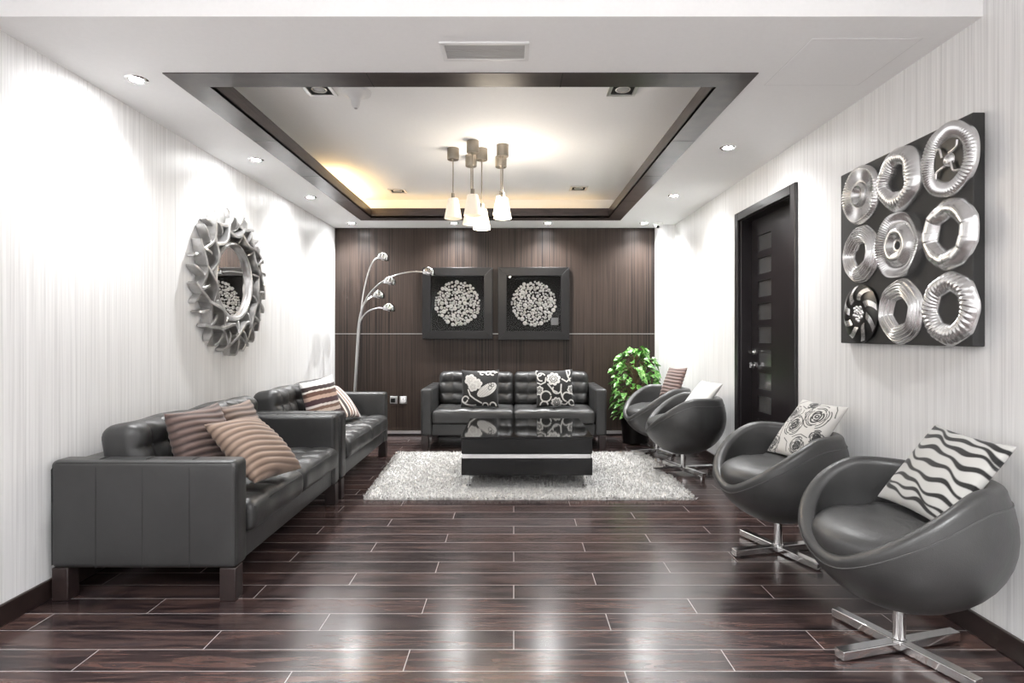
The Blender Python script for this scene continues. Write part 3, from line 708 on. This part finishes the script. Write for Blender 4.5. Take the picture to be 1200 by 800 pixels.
for k in range(11):
    a = k * pitch + .12
    for p_ in ((.425, .375, a - .02, a + pitch * 1.16, -.075, .070, .100, .011), (.375, .475, a + pitch * .55, a + pitch * .62, .0, .062, .085, .009),
               (.520, .465, a + pitch * .46, a + pitch * 1.62, -.080, .055, .082, .011), (.405, .532, a + pitch * .30, a + pitch * .08, .0, .050, .072, .010),
               (.450, .530, a + pitch * .72, a + pitch * .90, .006, .040, .058, .009), (.292, .395, a + pitch * .30, a + pitch * .02, .0, .060, .080, .008)):
        ribbon(*p_).build('ribbon', M['pewter'], mr, angle=30)

# ------------------------------------------------------------------ panel with nine discs, right wall
pY0, pY1, pZ0, pZ1, pT = 2.258, 3.172, 1.138, 2.048, .048
ac = Vector((XR, (pY0 + pY1) / 2, (pZ0 + pZ1) / 2))
art = empty('wall_art', ac, 'square charcoal panel carrying nine silver relief discs, hung on the right wall', 'wall art')
MB().box((-pT, -(pY1 - pY0) / 2, -(pZ1 - pZ0) / 2), (0, (pY1 - pY0) / 2, (pZ1 - pZ0) / 2)).build('panel', M['canvas'], art, smooth=False, bevel=.004)
def disc(cy, cz, Rf, rf, hf, label, mats, n=120, m=26, extra=None):
    mb = MB(); G = []
    for k in range(n):
        a = 2 * PI * k / n; R_, r_ = Rf(a), rf(a); row_ = [(0, R_ * math.cos(a), R_ * math.sin(a))]
        for q in range(m + 1):
            s_ = q / m; r = R_ + (r_ - R_) * s_; row_.append((-hf(s_, a) - .004, r * math.cos(a), r * math.sin(a)))
        row_.append((0, r_ * math.cos(a), r_ * math.sin(a))); G.append(row_)
    mb.grid(np.array(G), True)
    if extra: extra(mb)
    o = mb.build('disc', mats, art, angle=50); o.location = (-pT, cy, cz); o['label'] = label; return o
hump = lambda s_: math.sin(PI * min(1, max(0, s_))) ** .7
wav = lambda R_, k, amp, ph=0: (lambda a: R_ * (1 + amp * math.cos(k * a + ph)))
oct_ = lambda R_, n, ph=0, q=.5: (lambda a: R_ * ((1 - q) + q * math.cos(PI / n) / math.cos(((a + ph) % (2 * PI / n)) - PI / n)))
c0, cs = ac.y, .303; rz0 = (ac.z, .304)
col = {'n': 2.372 - ac.y, 'm': 2.668 - ac.y, 'f': 2.972 - ac.y}; rowz = {'t': 1.897 - ac.z, 'c': 1.594 - ac.z, 'b': 1.291 - ac.z}
def ex_swirl(mb):
    mb.lathe([(0, -.012), (.05, -.008), (.085, .004), (.088, .008), (.0, .004)], n=40, mi=1, mat=Matrix.Rotation(-PI / 2, 3, 'Y'))
    for k in range(4):
        a = k * PI / 2 + .5; P_ = [(-.018, r_ * math.cos(a + b_), r_ * math.sin(a + b_)) for r_, b_ in ((.028, 0), (.045, .35), (.066, .45), (.086, .25))]
        mb.tube(spline(P_, 5), .0055, 8)
    mb.lathe([(0, .022), (.015, .020), (.026, .014), (.030, .0)], n=24, mat=Matrix.Rotation(-PI / 2, 3, 'Y'))
def ex_core(mb):
    mb.lathe([(.062, .006), (.060, .026), (.046, .034), (.034, .026), (.026, .010), (.012, .004), (0, .004)], n=40, mat=Matrix.Rotation(-PI / 2, 3, 'Y'))
def ex_bands(mb):
    for k in range(8):
        a = k * PI / 4 + .1; w_ = .017
        P_ = [[(-(.012 + .014 * math.sin(PI * q / 8)) - .004, (.045 + .097 * q / 8) * math.cos(a + .5 * (q / 8) ** 2) - sgn * w_ * math.sin(a + .5 * (q / 8) ** 2), (.045 + .097 * q / 8) * math.sin(a + .5 * (q / 8) ** 2) + sgn * w_ * math.cos(a + .5 * (q / 8) ** 2)) for sgn in (-1, 1)] for q in range(9)]
        mb.grid(np.array(P_), mi=1)
    for k in range(18):
        a = k * 2.4; r_ = .010 * math.sqrt(k); mb.lathe([(0, .03), (.006, .028), (.010, .022), (.011, .012)], (0, r_ * math.cos(a), r_ * math.sin(a)), 10, 1, Matrix.Rotation(-PI / 2, 3, 'Y'))
S, K = M['silver'], M['black_satin']
RT = .151
disc(col['n'], rowz['t'], wav(RT, 7, .008), lambda a: .084, lambda s_, a: .030 * hump(s_ * .9 + .1) + .003 * math.cos(a * 60) * hump(s_), 'silver ring with fine radial ribs around a dark bowl of swirls, nearest of the top row', [S, K], n=360, extra=ex_swirl)
disc(col['n'], rowz['c'], oct_(RT, 9), oct_(.066, 6, .3, .9), lambda s_, a: .034 * hump(s_) + .003 * (math.cos(a * 7) > .2) * hump(s_), 'silver ring with six sided hole, nearest of the middle row', [S], n=180)
disc(col['n'], rowz['b'], wav(RT, 8, .015), oct_(.066, 7, .1, .8), lambda s_, a: .034 * hump(s_) + .0025 * math.cos(a * 34 + s_ * 9) * hump(s_), 'silver ring with slanting ribs, nearest of the bottom row', [S], n=300)
disc(col['m'], rowz['t'], wav(.148, 5, .025, 1), lambda a: .062 * (1 + .14 * math.cos(3 * a + .6) + .07 * math.cos(5 * a)), lambda s_, a: .046 * hump(s_ * .8 + .05) + .002 * math.cos(a * 40) * s_, 'smooth silver ring with ragged off-centre hole, middle of the top row', [S], n=180)
disc(col['m'], rowz['c'], wav(.150, 6, .015), lambda a: .020, lambda s_, a: .020 + .020 * math.cos(s_ * 9.5) * .6 + .012 * s_ + .002 * math.cos(a * 70) * (s_ < .35), 'silver disc with raised round dome and tiny hole, centre of the panel', [S], n=280)
disc(col['m'], rowz['b'], wav(.150, 6, .02, 2), oct_(.062, 6, .2, .8), lambda s_, a: .032 * hump(s_) + .003 * math.cos(s_ * 42), 'silver ring with circular grooves, middle of the bottom row', [S], n=160, m=48)
disc(col['f'], rowz['t'], wav(.150, 5, .02), lambda a: .064, lambda s_, a: .028 * (1 - .5 * s_) * min(1, s_ * 5 + .2) + .003 * math.cos(a * 56) * hump(s_), 'silver disc with ribbed rim and bright inner ring, farthest of the top row', [S], n=336, extra=ex_core)
disc(col['f'], rowz['c'], oct_(.150, 10), lambda a: .052 * (1 + .16 * math.cos(2 * a + 1.2) + .06 * math.cos(5 * a)), lambda s_, a: .034 * hump(s_) + .0022 * math.cos(s_ * 60), 'silver ring with fine circular lines and uneven hole, farthest of the middle row', [S], n=160, m=60)
disc(col['f'], rowz['b'], wav(.148, 8, .01), lambda a: .001, lambda s_, a: .010 + .012 * math.sin(PI * s_), 'black disc with curved silver bands and pebbled centre, farthest of the bottom row', [K, S], n=120, extra=ex_bands)

# ------------------------------------------------------------------ two framed pebble pictures
def picture(label, pcx, pcz, w_, h_, seed, tag_it=False):
    root = empty('framed_picture', (pcx, YB, pcz), label, 'picture', 'framed pebble pictures'); bw, d = .098, .055
    hx, hz = w_ / 2, h_ / 2; m = MB()
    o = [(-hx, -hz), (hx, -hz), (hx, hz), (-hx, hz)]; i = [(-hx + bw, -hz + bw), (hx - bw, -hz + bw), (hx - bw, hz - bw), (-hx + bw, hz - bw)]
    for k in range(4):
        q = (k + 1) % 4; v = [(o[k][0], -.006, o[k][1]), (o[q][0], -.006, o[q][1]), (i[q][0], -.006, i[q][1]), (i[k][0], -.006, i[k][1]), (o[k][0], -d, o[k][1]), (o[q][0], -d, o[q][1]), (i[q][0], -d, i[q][1]), (i[k][0], -d, i[k][1])]
        m.add(v, [(0, 1, 2, 3), (7, 6, 5, 4), (4, 5, 1, 0), (5, 6, 2, 1), (6, 7, 3, 2), (7, 4, 0, 3)])
    m.build('frame', M['frame_black'], root, smooth=False, bevel=.003)
    MB().box((-hx + .05, -.012, -hz + .05), (hx - .05, -.002, hz - .05)).build('backing', M['matte_black'], root, smooth=False)
    MB().box((-hx + bw - .004, -.040, -hz + bw - .004), (hx - bw + .004, -.037, hz - bw + .004)).build('glass', M['pic_glass'], root, smooth=False)
    r_ = random.Random(seed); pts = []; R0 = .262
    for _ in range(9000):
        a = r_.uniform(0, 2 * PI); q = R0 * math.sqrt(r_.random()); rad = r_.choice([.012, .016, .019, .022, .026])
        x_, z_ = q * math.cos(a), q * math.sin(a)
        if q + rad * .4 < R0 and all((x_ - p) ** 2 + (z_ - t_) ** 2 > (rad + s_) ** 2 * .80 for p, t_, s_ in pts): pts.append((x_, z_, rad))
        if len(pts) > 260: break
    pts.sort(key=lambda p: -p[2]); rot = Matrix.Rotation(PI / 2, 3, 'X'); protos = {}; rest = MB()
    for k, (x_, z_, rad) in enumerate(pts):
        prof = [(rad, 0), (rad, .004), (rad * .9, .010), (rad * .7, .015), (rad * .4, .018), (0, .019)]
        if k < 100:
            kk = (rad, k % 4 == 0)
            if kk not in protos: protos[kk] = MB().lathe(prof, n=12, mat=rot).build('pebble', M['pebble_grey'] if kk[1] else M['pebble'], root); ob = protos[kk]
            else: ob = protos[kk].copy(); COL.objects.link(ob); ob.parent = root
            ob.location = (x_, -.012, z_)
        else: rest.lathe(prof, (x_, -.012, z_), 10, 1 if k % 4 == 0 else 0, rot)
    tag(rest.build('small_pebbles', [M['pebble'], M['pebble_grey']], root), kind='stuff')
    if tag_it: MB().box((.20, -.0435, -.25), (.285, -.0402, -.165)).build('tag', M['tag'], root, smooth=False)
    return root
picture('left of two black framed pictures of a pale pebble circle, partly behind the lamp head', (536 - CX) / F * 6.76, CZ + (391 - 355.2) / F * 6.76, .815, .83, 3)
picture('right of two black framed pictures of a pale pebble circle, with a small square tag', (625.5 - CX) / F * 6.76, CZ + (391 - 355.5) / F * 6.76, .825, .84, 8, True)

# ------------------------------------------------------------------ arc floor lamp
ly = 6.42; lb = Vector(((415 - CX) / F * ly - .02, ly, 0))
lamp = empty('floor_lamp', lb, 'tall chrome floor lamp with five arching stems and dome heads in the back left corner', 'lamp')
MB().lathe([(0, 0), (.15, 0), (.15, .02), (.14, .03), (.03, .036), (.028, .07), (0, .07)], n=40).build('base', M['chrome'], lamp)
paths = [([(421, 380), (424.5, 348), (431, 320), (438, 305), (444, 301)], .05, (449, 301)),
         ([(421.5, 380), (427, 354), (440, 336), (460, 323.5), (482, 318.5), (496, 318.5)], -.16, (502.5, 318.5)),
         ([(421, 382), (426, 358), (436, 342), (446, 332), (451, 330)], -.08, (457, 329.5)),
         ([(420.5, 384), (424, 364), (430, 352), (437, 347)], .10, (444, 345.5)),
         ([(420.5, 388), (423.5, 374), (431, 365), (442, 361), (450, 361)], -.04, (456, 360.5))]
for i_, (pp, dz_, hd_px) in enumerate(paths):
    off_ = Vector((math.cos(i_ * 1.26), math.sin(i_ * 1.26), 0)) * .009
    W_ = [Vector(lb) + Vector((0, 0, .04)) + off_, at(416.5, 450, ly) + off_, at(418.5, 415, ly) + off_]
    for k, (a_, b_) in enumerate(pp): W_.append(at(a_, b_, ly + dz_ * (k / (len(pp) - 1))) + off_ * (1 - k / (len(pp) - 1)))
    hc = at(hd_px[0], hd_px[1], ly + dz_); W_.append(hc + Vector((-.055, 0, .012)))
    stem = MB().tube([p - lb for p in spline(W_, 8)], .0078, 10).build('stem', M['lamp_metal'], lamp)
    h = MB().lathe([(.066, -.034), (.069, -.02), (.068, 0), (.060, .022), (.044, .038), (.022, .047), (0, .049)], n=36)
    h.lathe([(.066, -.034), (.064, -.034), (.062, 0), (.04, .034), (0, .043)], n=36)
    hd1 = h.build('lamp_head', M['head'], lamp); hd1.location = hc - lb; hd1.rotation_euler = (0, math.radians(10), 0)
    for k in range(3):
        a_ = -.5 + .5 * k; rb = MB().tube([((.070) * math.cos(q) * math.sin(a_) , -(.070) * math.cos(q) * math.cos(a_), .049 * math.sin(q)) for q in np.linspace(-.35, 1.4, 9)], .0022, 6); rb.build('rib', M['satin'], hd1)
    MB().lathe([(0, -.036), (.02, -.034), (.028, -.018), (.02, .0), (.012, .014)], n=16).build('bulb', M['white_plastic'], hd1)

# ------------------------------------------------------------------ sockets
for px, lb_ in ((461.5, 'dark wall socket on the wood wall, nearer the floor lamp'), (472.5, 'pale wall socket on the wood wall, nearer the back sofa')):
    p = at(px, 468.5, YB); s_ = empty('wall_socket', (p.x, YB, p.z), lb_, 'socket', 'wall sockets')
    MB().box((-.043, -.009, -.043), (.043, 0, .043)).build('plate', M['alu'], s_, bevel=.004)
    if px < 465: MB().box((-.03, -.040, -.026), (.022, -.0095, .026)).build('plug', M['black_satin'], s_, bevel=.006)
    else:
        MB().box((-.028, -.0125, -.028), (.028, -.0092, .028)).build('insert', M['white_plastic'], s_, bevel=.003)
        g_ = MB().box((-.004, -.0136, .008), (.004, -.0126, .018)); g_.box((-.017, -.0136, -.014), (-.008, -.0126, -.009)); g_.box((.008, -.0136, -.014), (.017, -.0126, -.009)); g_.build('pin_holes', M['dark_void'], s_, smooth=False)

# ------------------------------------------------------------------ potted plant
pt = empty('potted_plant', (1.33, 6.36, 0), 'bushy green variegated plant in a black pot, in the corner behind the farthest tub chair', 'plant')
MB().lathe([(0, 0), (.125, 0), (.135, .01), (.165, .27), (.172, .28), (.172, .30), (.158, .30), (.155, .27), (0, .265)], n=40).build('pot', M['black_satin'], pt)
MB().lathe([(.154, .27), (.1, .276), (0, .28)], n=24).build('soil', M['soil'], pt)
stm = MB(); fol = MB(); r_ = random.Random(5)
stm.tube([(0, 0, .27), (.01, 0, .6), (0, .01, .98)], [.022, .02, .012], 10)
def leaf_at(base, dirv, ln, wdt, roll):
    d = dirv.normalized(); s_ = d.cross(Vector((0, 0, 1)));
    if s_.length < .01: s_ = Vector((1, 0, 0))
    s_.normalize(); u_ = s_.cross(d).normalized(); s2 = s_ * math.cos(roll) + u_ * math.sin(roll); u2 = u_ * math.cos(roll) - s_ * math.sin(roll)
    rows = []
    for q, wq in ((0, .10), (.12, .62), (.3, 1.0), (.5, .93), (.7, .66), (.86, .34), (1, .02)):
        c_ = base + d * ln * q + Vector((0, 0, -.45 * ln * q * q)); wv = wdt * wq
        rows.append([tuple(c_ - s2 * wv + u2 * wv * .35), tuple(c_ - u2 * .0), tuple(c_ + s2 * wv + u2 * wv * .35)])
    fol.grid(np.array(rows))
for k in range(300):
    z = r_.uniform(.27, 1.03); tz = (z - .27) / .76
    rad = (.235 * (.75 + .25 * math.sin(tz * 3))) * (1 - max(0, tz - .78) * 3.0) + .01; a = r_.uniform(0, 2 * PI); rr = rad * math.sqrt(r_.uniform(.25, 1))
    rr = min(rr, .265); b_ = Vector((rr * math.cos(a), rr * math.sin(a), z + r_.uniform(-.02, .03)))
    if b_.y > .25: b_.y = .25
    if b_.x > .20: b_.x = .20
    dv = Vector((math.cos(a + r_.uniform(-.8, .8)), math.sin(a + r_.uniform(-.8, .8)), r_.uniform(-.55, .5)))
    leaf_at(b_, dv, r_.uniform(.06, .10), r_.uniform(.022, .036), r_.uniform(-.9, .9))
    if k % 2 == 0: stm.tube(spline([(0, 0, max(.28, z - .16)), (rr * .5 * math.cos(a), rr * .5 * math.sin(a), z - .02), tuple(b_)], 4), .003, 5)
for k in range(len(fol.v)):
    x_, y_, z_ = fol.v[k]; fol.v[k] = (min(x_, .305), min(y_, .40), z_)
stm.build('stems', M['bark'], pt); fol.build('foliage', M['leaf'], pt, angle=60)

# ------------------------------------------------------------------ ceiling fittings
def downlight(X, Y, label, watts, spread=72, Z=H):
    o = empty('downlight', (X, Y, Z), label, 'ceiling light', 'round recessed downlights')
    MB().lathe([(.030, -.003), (.044, -.006), (.052, -.002), (.053, .0), (.030, .0)], n=32, close=True).build('trim_ring', M['chrome'], o)
    MB().lathe([(0, -.0035), (.030, -.0035), (.030, -.0005), (0, -.0005)], n=24).build('lens', M['lens'], o)
    ld = bpy.data.lights.new('downlight_beam', 'SPOT'); ld.energy = watts; ld.spot_size = math.radians(spread); ld.spot_blend = 1.0; ld.shadow_soft_size = .03
    lo = bpy.data.objects.new('downlight_beam', ld); COL.objects.link(lo); lo.parent = o; lo.location = (0, 0, -.012)
for px, py, lb_ in ((160, 93, 'recessed round downlight in the left ceiling strip, nearest the camera'), (300, 187, 'recessed round downlight in the left ceiling strip, second from the camera, above the mirror'), (364, 231, 'recessed round downlight in the left ceiling strip, third from the camera')):
    Y = (H - CZ) * F / (CY - py); downlight((px - CX) / F * Y, Y, lb_, SPOT_W, 140)
for px, lb_ in ((412, 'leftmost of four recessed downlights above the dark wood wall'), (532, 'second from left of four downlights above the dark wood wall'), (642, 'third from left of four downlights above the dark wood wall'), (755, 'rightmost of four downlights above the dark wood wall, beside the security camera')):
    downlight((px - CX) / F * 6.50, 6.50, lb_, SPOT_BACK_W, 140)
for px, py, lb_ in ((853, 173, 'recessed round downlight in the right ceiling strip, nearer the camera'), (790, 229, 'recessed round downlight in the right ceiling strip, nearer the dark wood wall')):
    Y = (H - CZ) * F / (CY - py); downlight((px - CX) / F * Y, Y, lb_, SPOT_W, 140)
for X, Y, lb_ in ((-1.3, -.1, 'front'), (1.1, -.1, 'front'), (-1.3, -1.7, 'rear'), (1.1, -1.7, 'rear')):  # added downlights, never in view: soft frontal fill for the room
    downlight(X, Y, '%s %s added fill downlight in the higher ceiling, out of view behind the camera' % ('left' if X < 0 else 'right', lb_), FRONT_FILL_W, 140, HF)
# square adjustable fittings in the recess
for px, py, lb_ in ((374, 104, 'near left square fitting in the ceiling recess'), (730, 104, 'near right square fitting in the ceiling recess'), (466, 223, 'far left square fitting in the ceiling recess'), (678, 220, 'far right square fitting in the ceiling recess')):
    Y = (HT - CZ) * F / (CY - py); o = empty('recessed_spotlight', ((px - CX) / F * Y, Y, HT), lb_, 'ceiling light', 'square recessed fittings')
    m = MB(); ring_rect(m, -.066, .066, -.066, .066, -.088, .088, -.088, .088, -.012, 0); m.build('frame', M['alu'], o, smooth=False, bevel=.002)
    MB().box((-.066, -.066, -.004), (.066, .066, -.001)).build('housing', M['dark_void'], o, smooth=False)
    MB().lathe([(.036, -.006), (.043, -.010), (.046, -.006), (.044, -.0045), (.036, -.0045)], n=28, close=True).build('gimbal_ring', M['satin'], o)
    MB().lathe([(0, -.009), (.030, -.007), (.034, -.0045), (0, -.0045)], n=24).build('lamp', M['grille'], o)
# smoke detector
Y = 3.54; o = empty('smoke_detector', ((417 - CX) / F * Y, Y, HT), 'white cone shaped detector hanging from the recess ceiling near its front edge', 'detector')
MB().lathe([(.095, 0), (.09, -.014), (.055, -.022), (.03, -.05), (.024, -.085), (.016, -.10), (0, -.102)], n=32).build('housing', M['white_plastic'], o); MB().lathe([(.0, -.108), (.008, -.106), (.010, -.101), (.0, -.1015)], n=12).build('sensor_tip', M['grille'], o)
# air vent
o = empty('air_vent', (-.125, 2.545, H), 'rectangular air vent with grey slats and white frame in the front ceiling', 'vent')
m = MB(); ring_rect(m, -.172, .172, -.062, .062, -.192, .192, -.082, .082, -.008, 0); m.build('frame', M['white_plastic'], o, smooth=False, bevel=.002)
MB().box((-.172, -.062, -.002), (.172, .062, -.0005)).build('duct', M['grille'], o, smooth=False)
for k in range(9):
    y_ = -.054 + k * .0135; s_ = MB().box((-.171, -.0045, -.0065), (.171, .0045, -.0045)).build('slat', M['grille'], o, smooth=False); s_.location = (0, y_, 0)
# access hatch
o = empty('access_hatch', (1.48, 2.665, H), 'flush white square access hatch in the right front ceiling', 'hatch')
MB().box((-.228, -.228, -.002), (.228, .228, 0)).build('lid', M['paint'], o, smooth=False, bevel=.001)
m = MB(); ring_rect(m, -.231, .231, -.231, .231, -.234, .234, -.234, .234, -.0005, 0); m.build('joint', M['panel_white'], o, smooth=False)
# dome security camera
o = empty('security_camera', (1.615, 6.50, H), 'small dome security camera on the ceiling in the back right corner', 'camera')
MB().lathe([(0, 0), (.052, 0), (.05, -.016), (.044, -.02), (0, -.02)], n=28).build('mount', M['white_plastic'], o)
MB().lathe([(.042, -.02), (.040, -.034), (.030, -.05), (.014, -.060), (0, -.062)], n=28).build('housing', M['white_plastic'], o)
MB().lathe([(0, .0), (.014, .0), (.016, .006), (.012, .016), (0, .018)], (-.012, -.026, -.046), 18, mat=Matrix.Rotation(math.radians(120), 3, 'X')).build('lens', M['dark_void'], o)

# pendants
def pendant(px, py, zt, lit, label, watts=0):
    Y = (HT - CZ) * F / (CY - py); X = (px - CX) / F * Y; o = empty('pendant_lamp', (X, Y, HT), label, 'pendant lamp', 'cluster of pendant lamps')
    MB().lathe([(0, 0), (.047, 0), (.047, -.086), (.044, -.09), (.036, -.088), (.012, -.088), (.009, -.10), (0, -.10)], n=32).build('canopy', M['steel_warm'], o)
    z = zt - HT
    MB().tube([(0, 0, -.09), (0, 0, z + .04)], .0048 if lit else .0042, 8).build('rod', M['steel_warm'], o)
    MB().lathe([(0, z + .045), (.013, z + .045), (.015, z + .04), (.015, z - .005), (.0, z - .006)], n=18).build('socket', M['steel_warm'], o)
    h_ = .158
    MB().lathe([(.040, z), (.070, z - h_), (.0675, z - h_), (.0375, z)], n=36, close=True).build('shade', M['shade_lit'] if lit else M['shade_dim'], o)
    MB().lathe([(0, z - .006), (.012, z - .012), (.014, z - .04), (.024, z - .075), (.024, z - .10), (.014, z - .118), (0, z - .122)], n=18).build('bulb', M['bulb'] if lit else M['white_plastic'], o)
    if watts:
        for k, zz in enumerate((z + .03, z - h_ - .02)):
            ld = bpy.data.lights.new('pendant_glow', 'POINT'); ld.energy = watts * (1.0, 1.3)[k]; ld.color = ((1, .91, .79), (1, .86, .68))[k]; ld.shadow_soft_size = .03
            lo = bpy.data.objects.new('pendant_glow', ld); COL.objects.link(lo); lo.parent = o; lo.location = (.03, 0, zz)
pendant(531, 174, 2.262, False, 'unlit leftmost pendant lamp of the cluster, cream glass shade')
pendant(554, 165.4, 2.25, False, 'unlit pendant lamp at cluster centre, with the canopy nearest the camera')
pendant(564.5, 174.5, 2.181, True, 'lit pendant lamp hanging lowest at cluster centre', PENDANT_W)
pendant(552, 182.4, 2.252, False, 'unlit pendant lamp at rear centre of the cluster, shade partly behind another')
pendant(589, 170, 2.248, True, 'lit pendant lamp at right front of the cluster', PENDANT_W)
pendant(587, 183.5, 2.33, False, 'pendant lamp at right rear of the cluster, shade hidden behind the lit right one')

# cove tubes hidden on the ledge
def cove(x0, x1, y0, y1, label, watts, tube='tube'):
    o = empty('cove_light', ((x0 + x1) / 2, (y0 + y1) / 2, H + .035), label, 'strip light', 'cove strip lights')
    lx, ly_ = (x1 - x0) / 2, (y1 - y0) / 2
    MB().box((-max(lx, .012), -max(ly_, .012), 0), (max(lx, .012), max(ly_, .012), .012)).build('holder', M['white_plastic'], o, smooth=False)
    MB().tube([(-lx, -ly_, .022), (lx, ly_, .022)], .009, 10).build('tube', M[tube], o)
    ld = bpy.data.lights.new('cove_glow', 'AREA'); ld.shape = 'RECTANGLE'; ld.size = max(.03, 2 * lx); ld.size_y = max(.03, 2 * ly_); ld.energy = watts; ld.color = (1, .70, .34)
    lo = bpy.data.objects.new('cove_glow', ld); COL.objects.link(lo); lo.parent = o; lo.location = (0, 0, .036); lo.rotation_euler = (PI, 0, 0)
cove(-1.63, -1.63, 5.2, 6.25, 'warm strip light tucked in the left cove of the ceiling recess', COVE_W)
cove(-1.3, .9, 6.30, 6.30, 'warm strip light tucked in the far cove of the ceiling recess', COVE_W * .14, 'tube_dim')
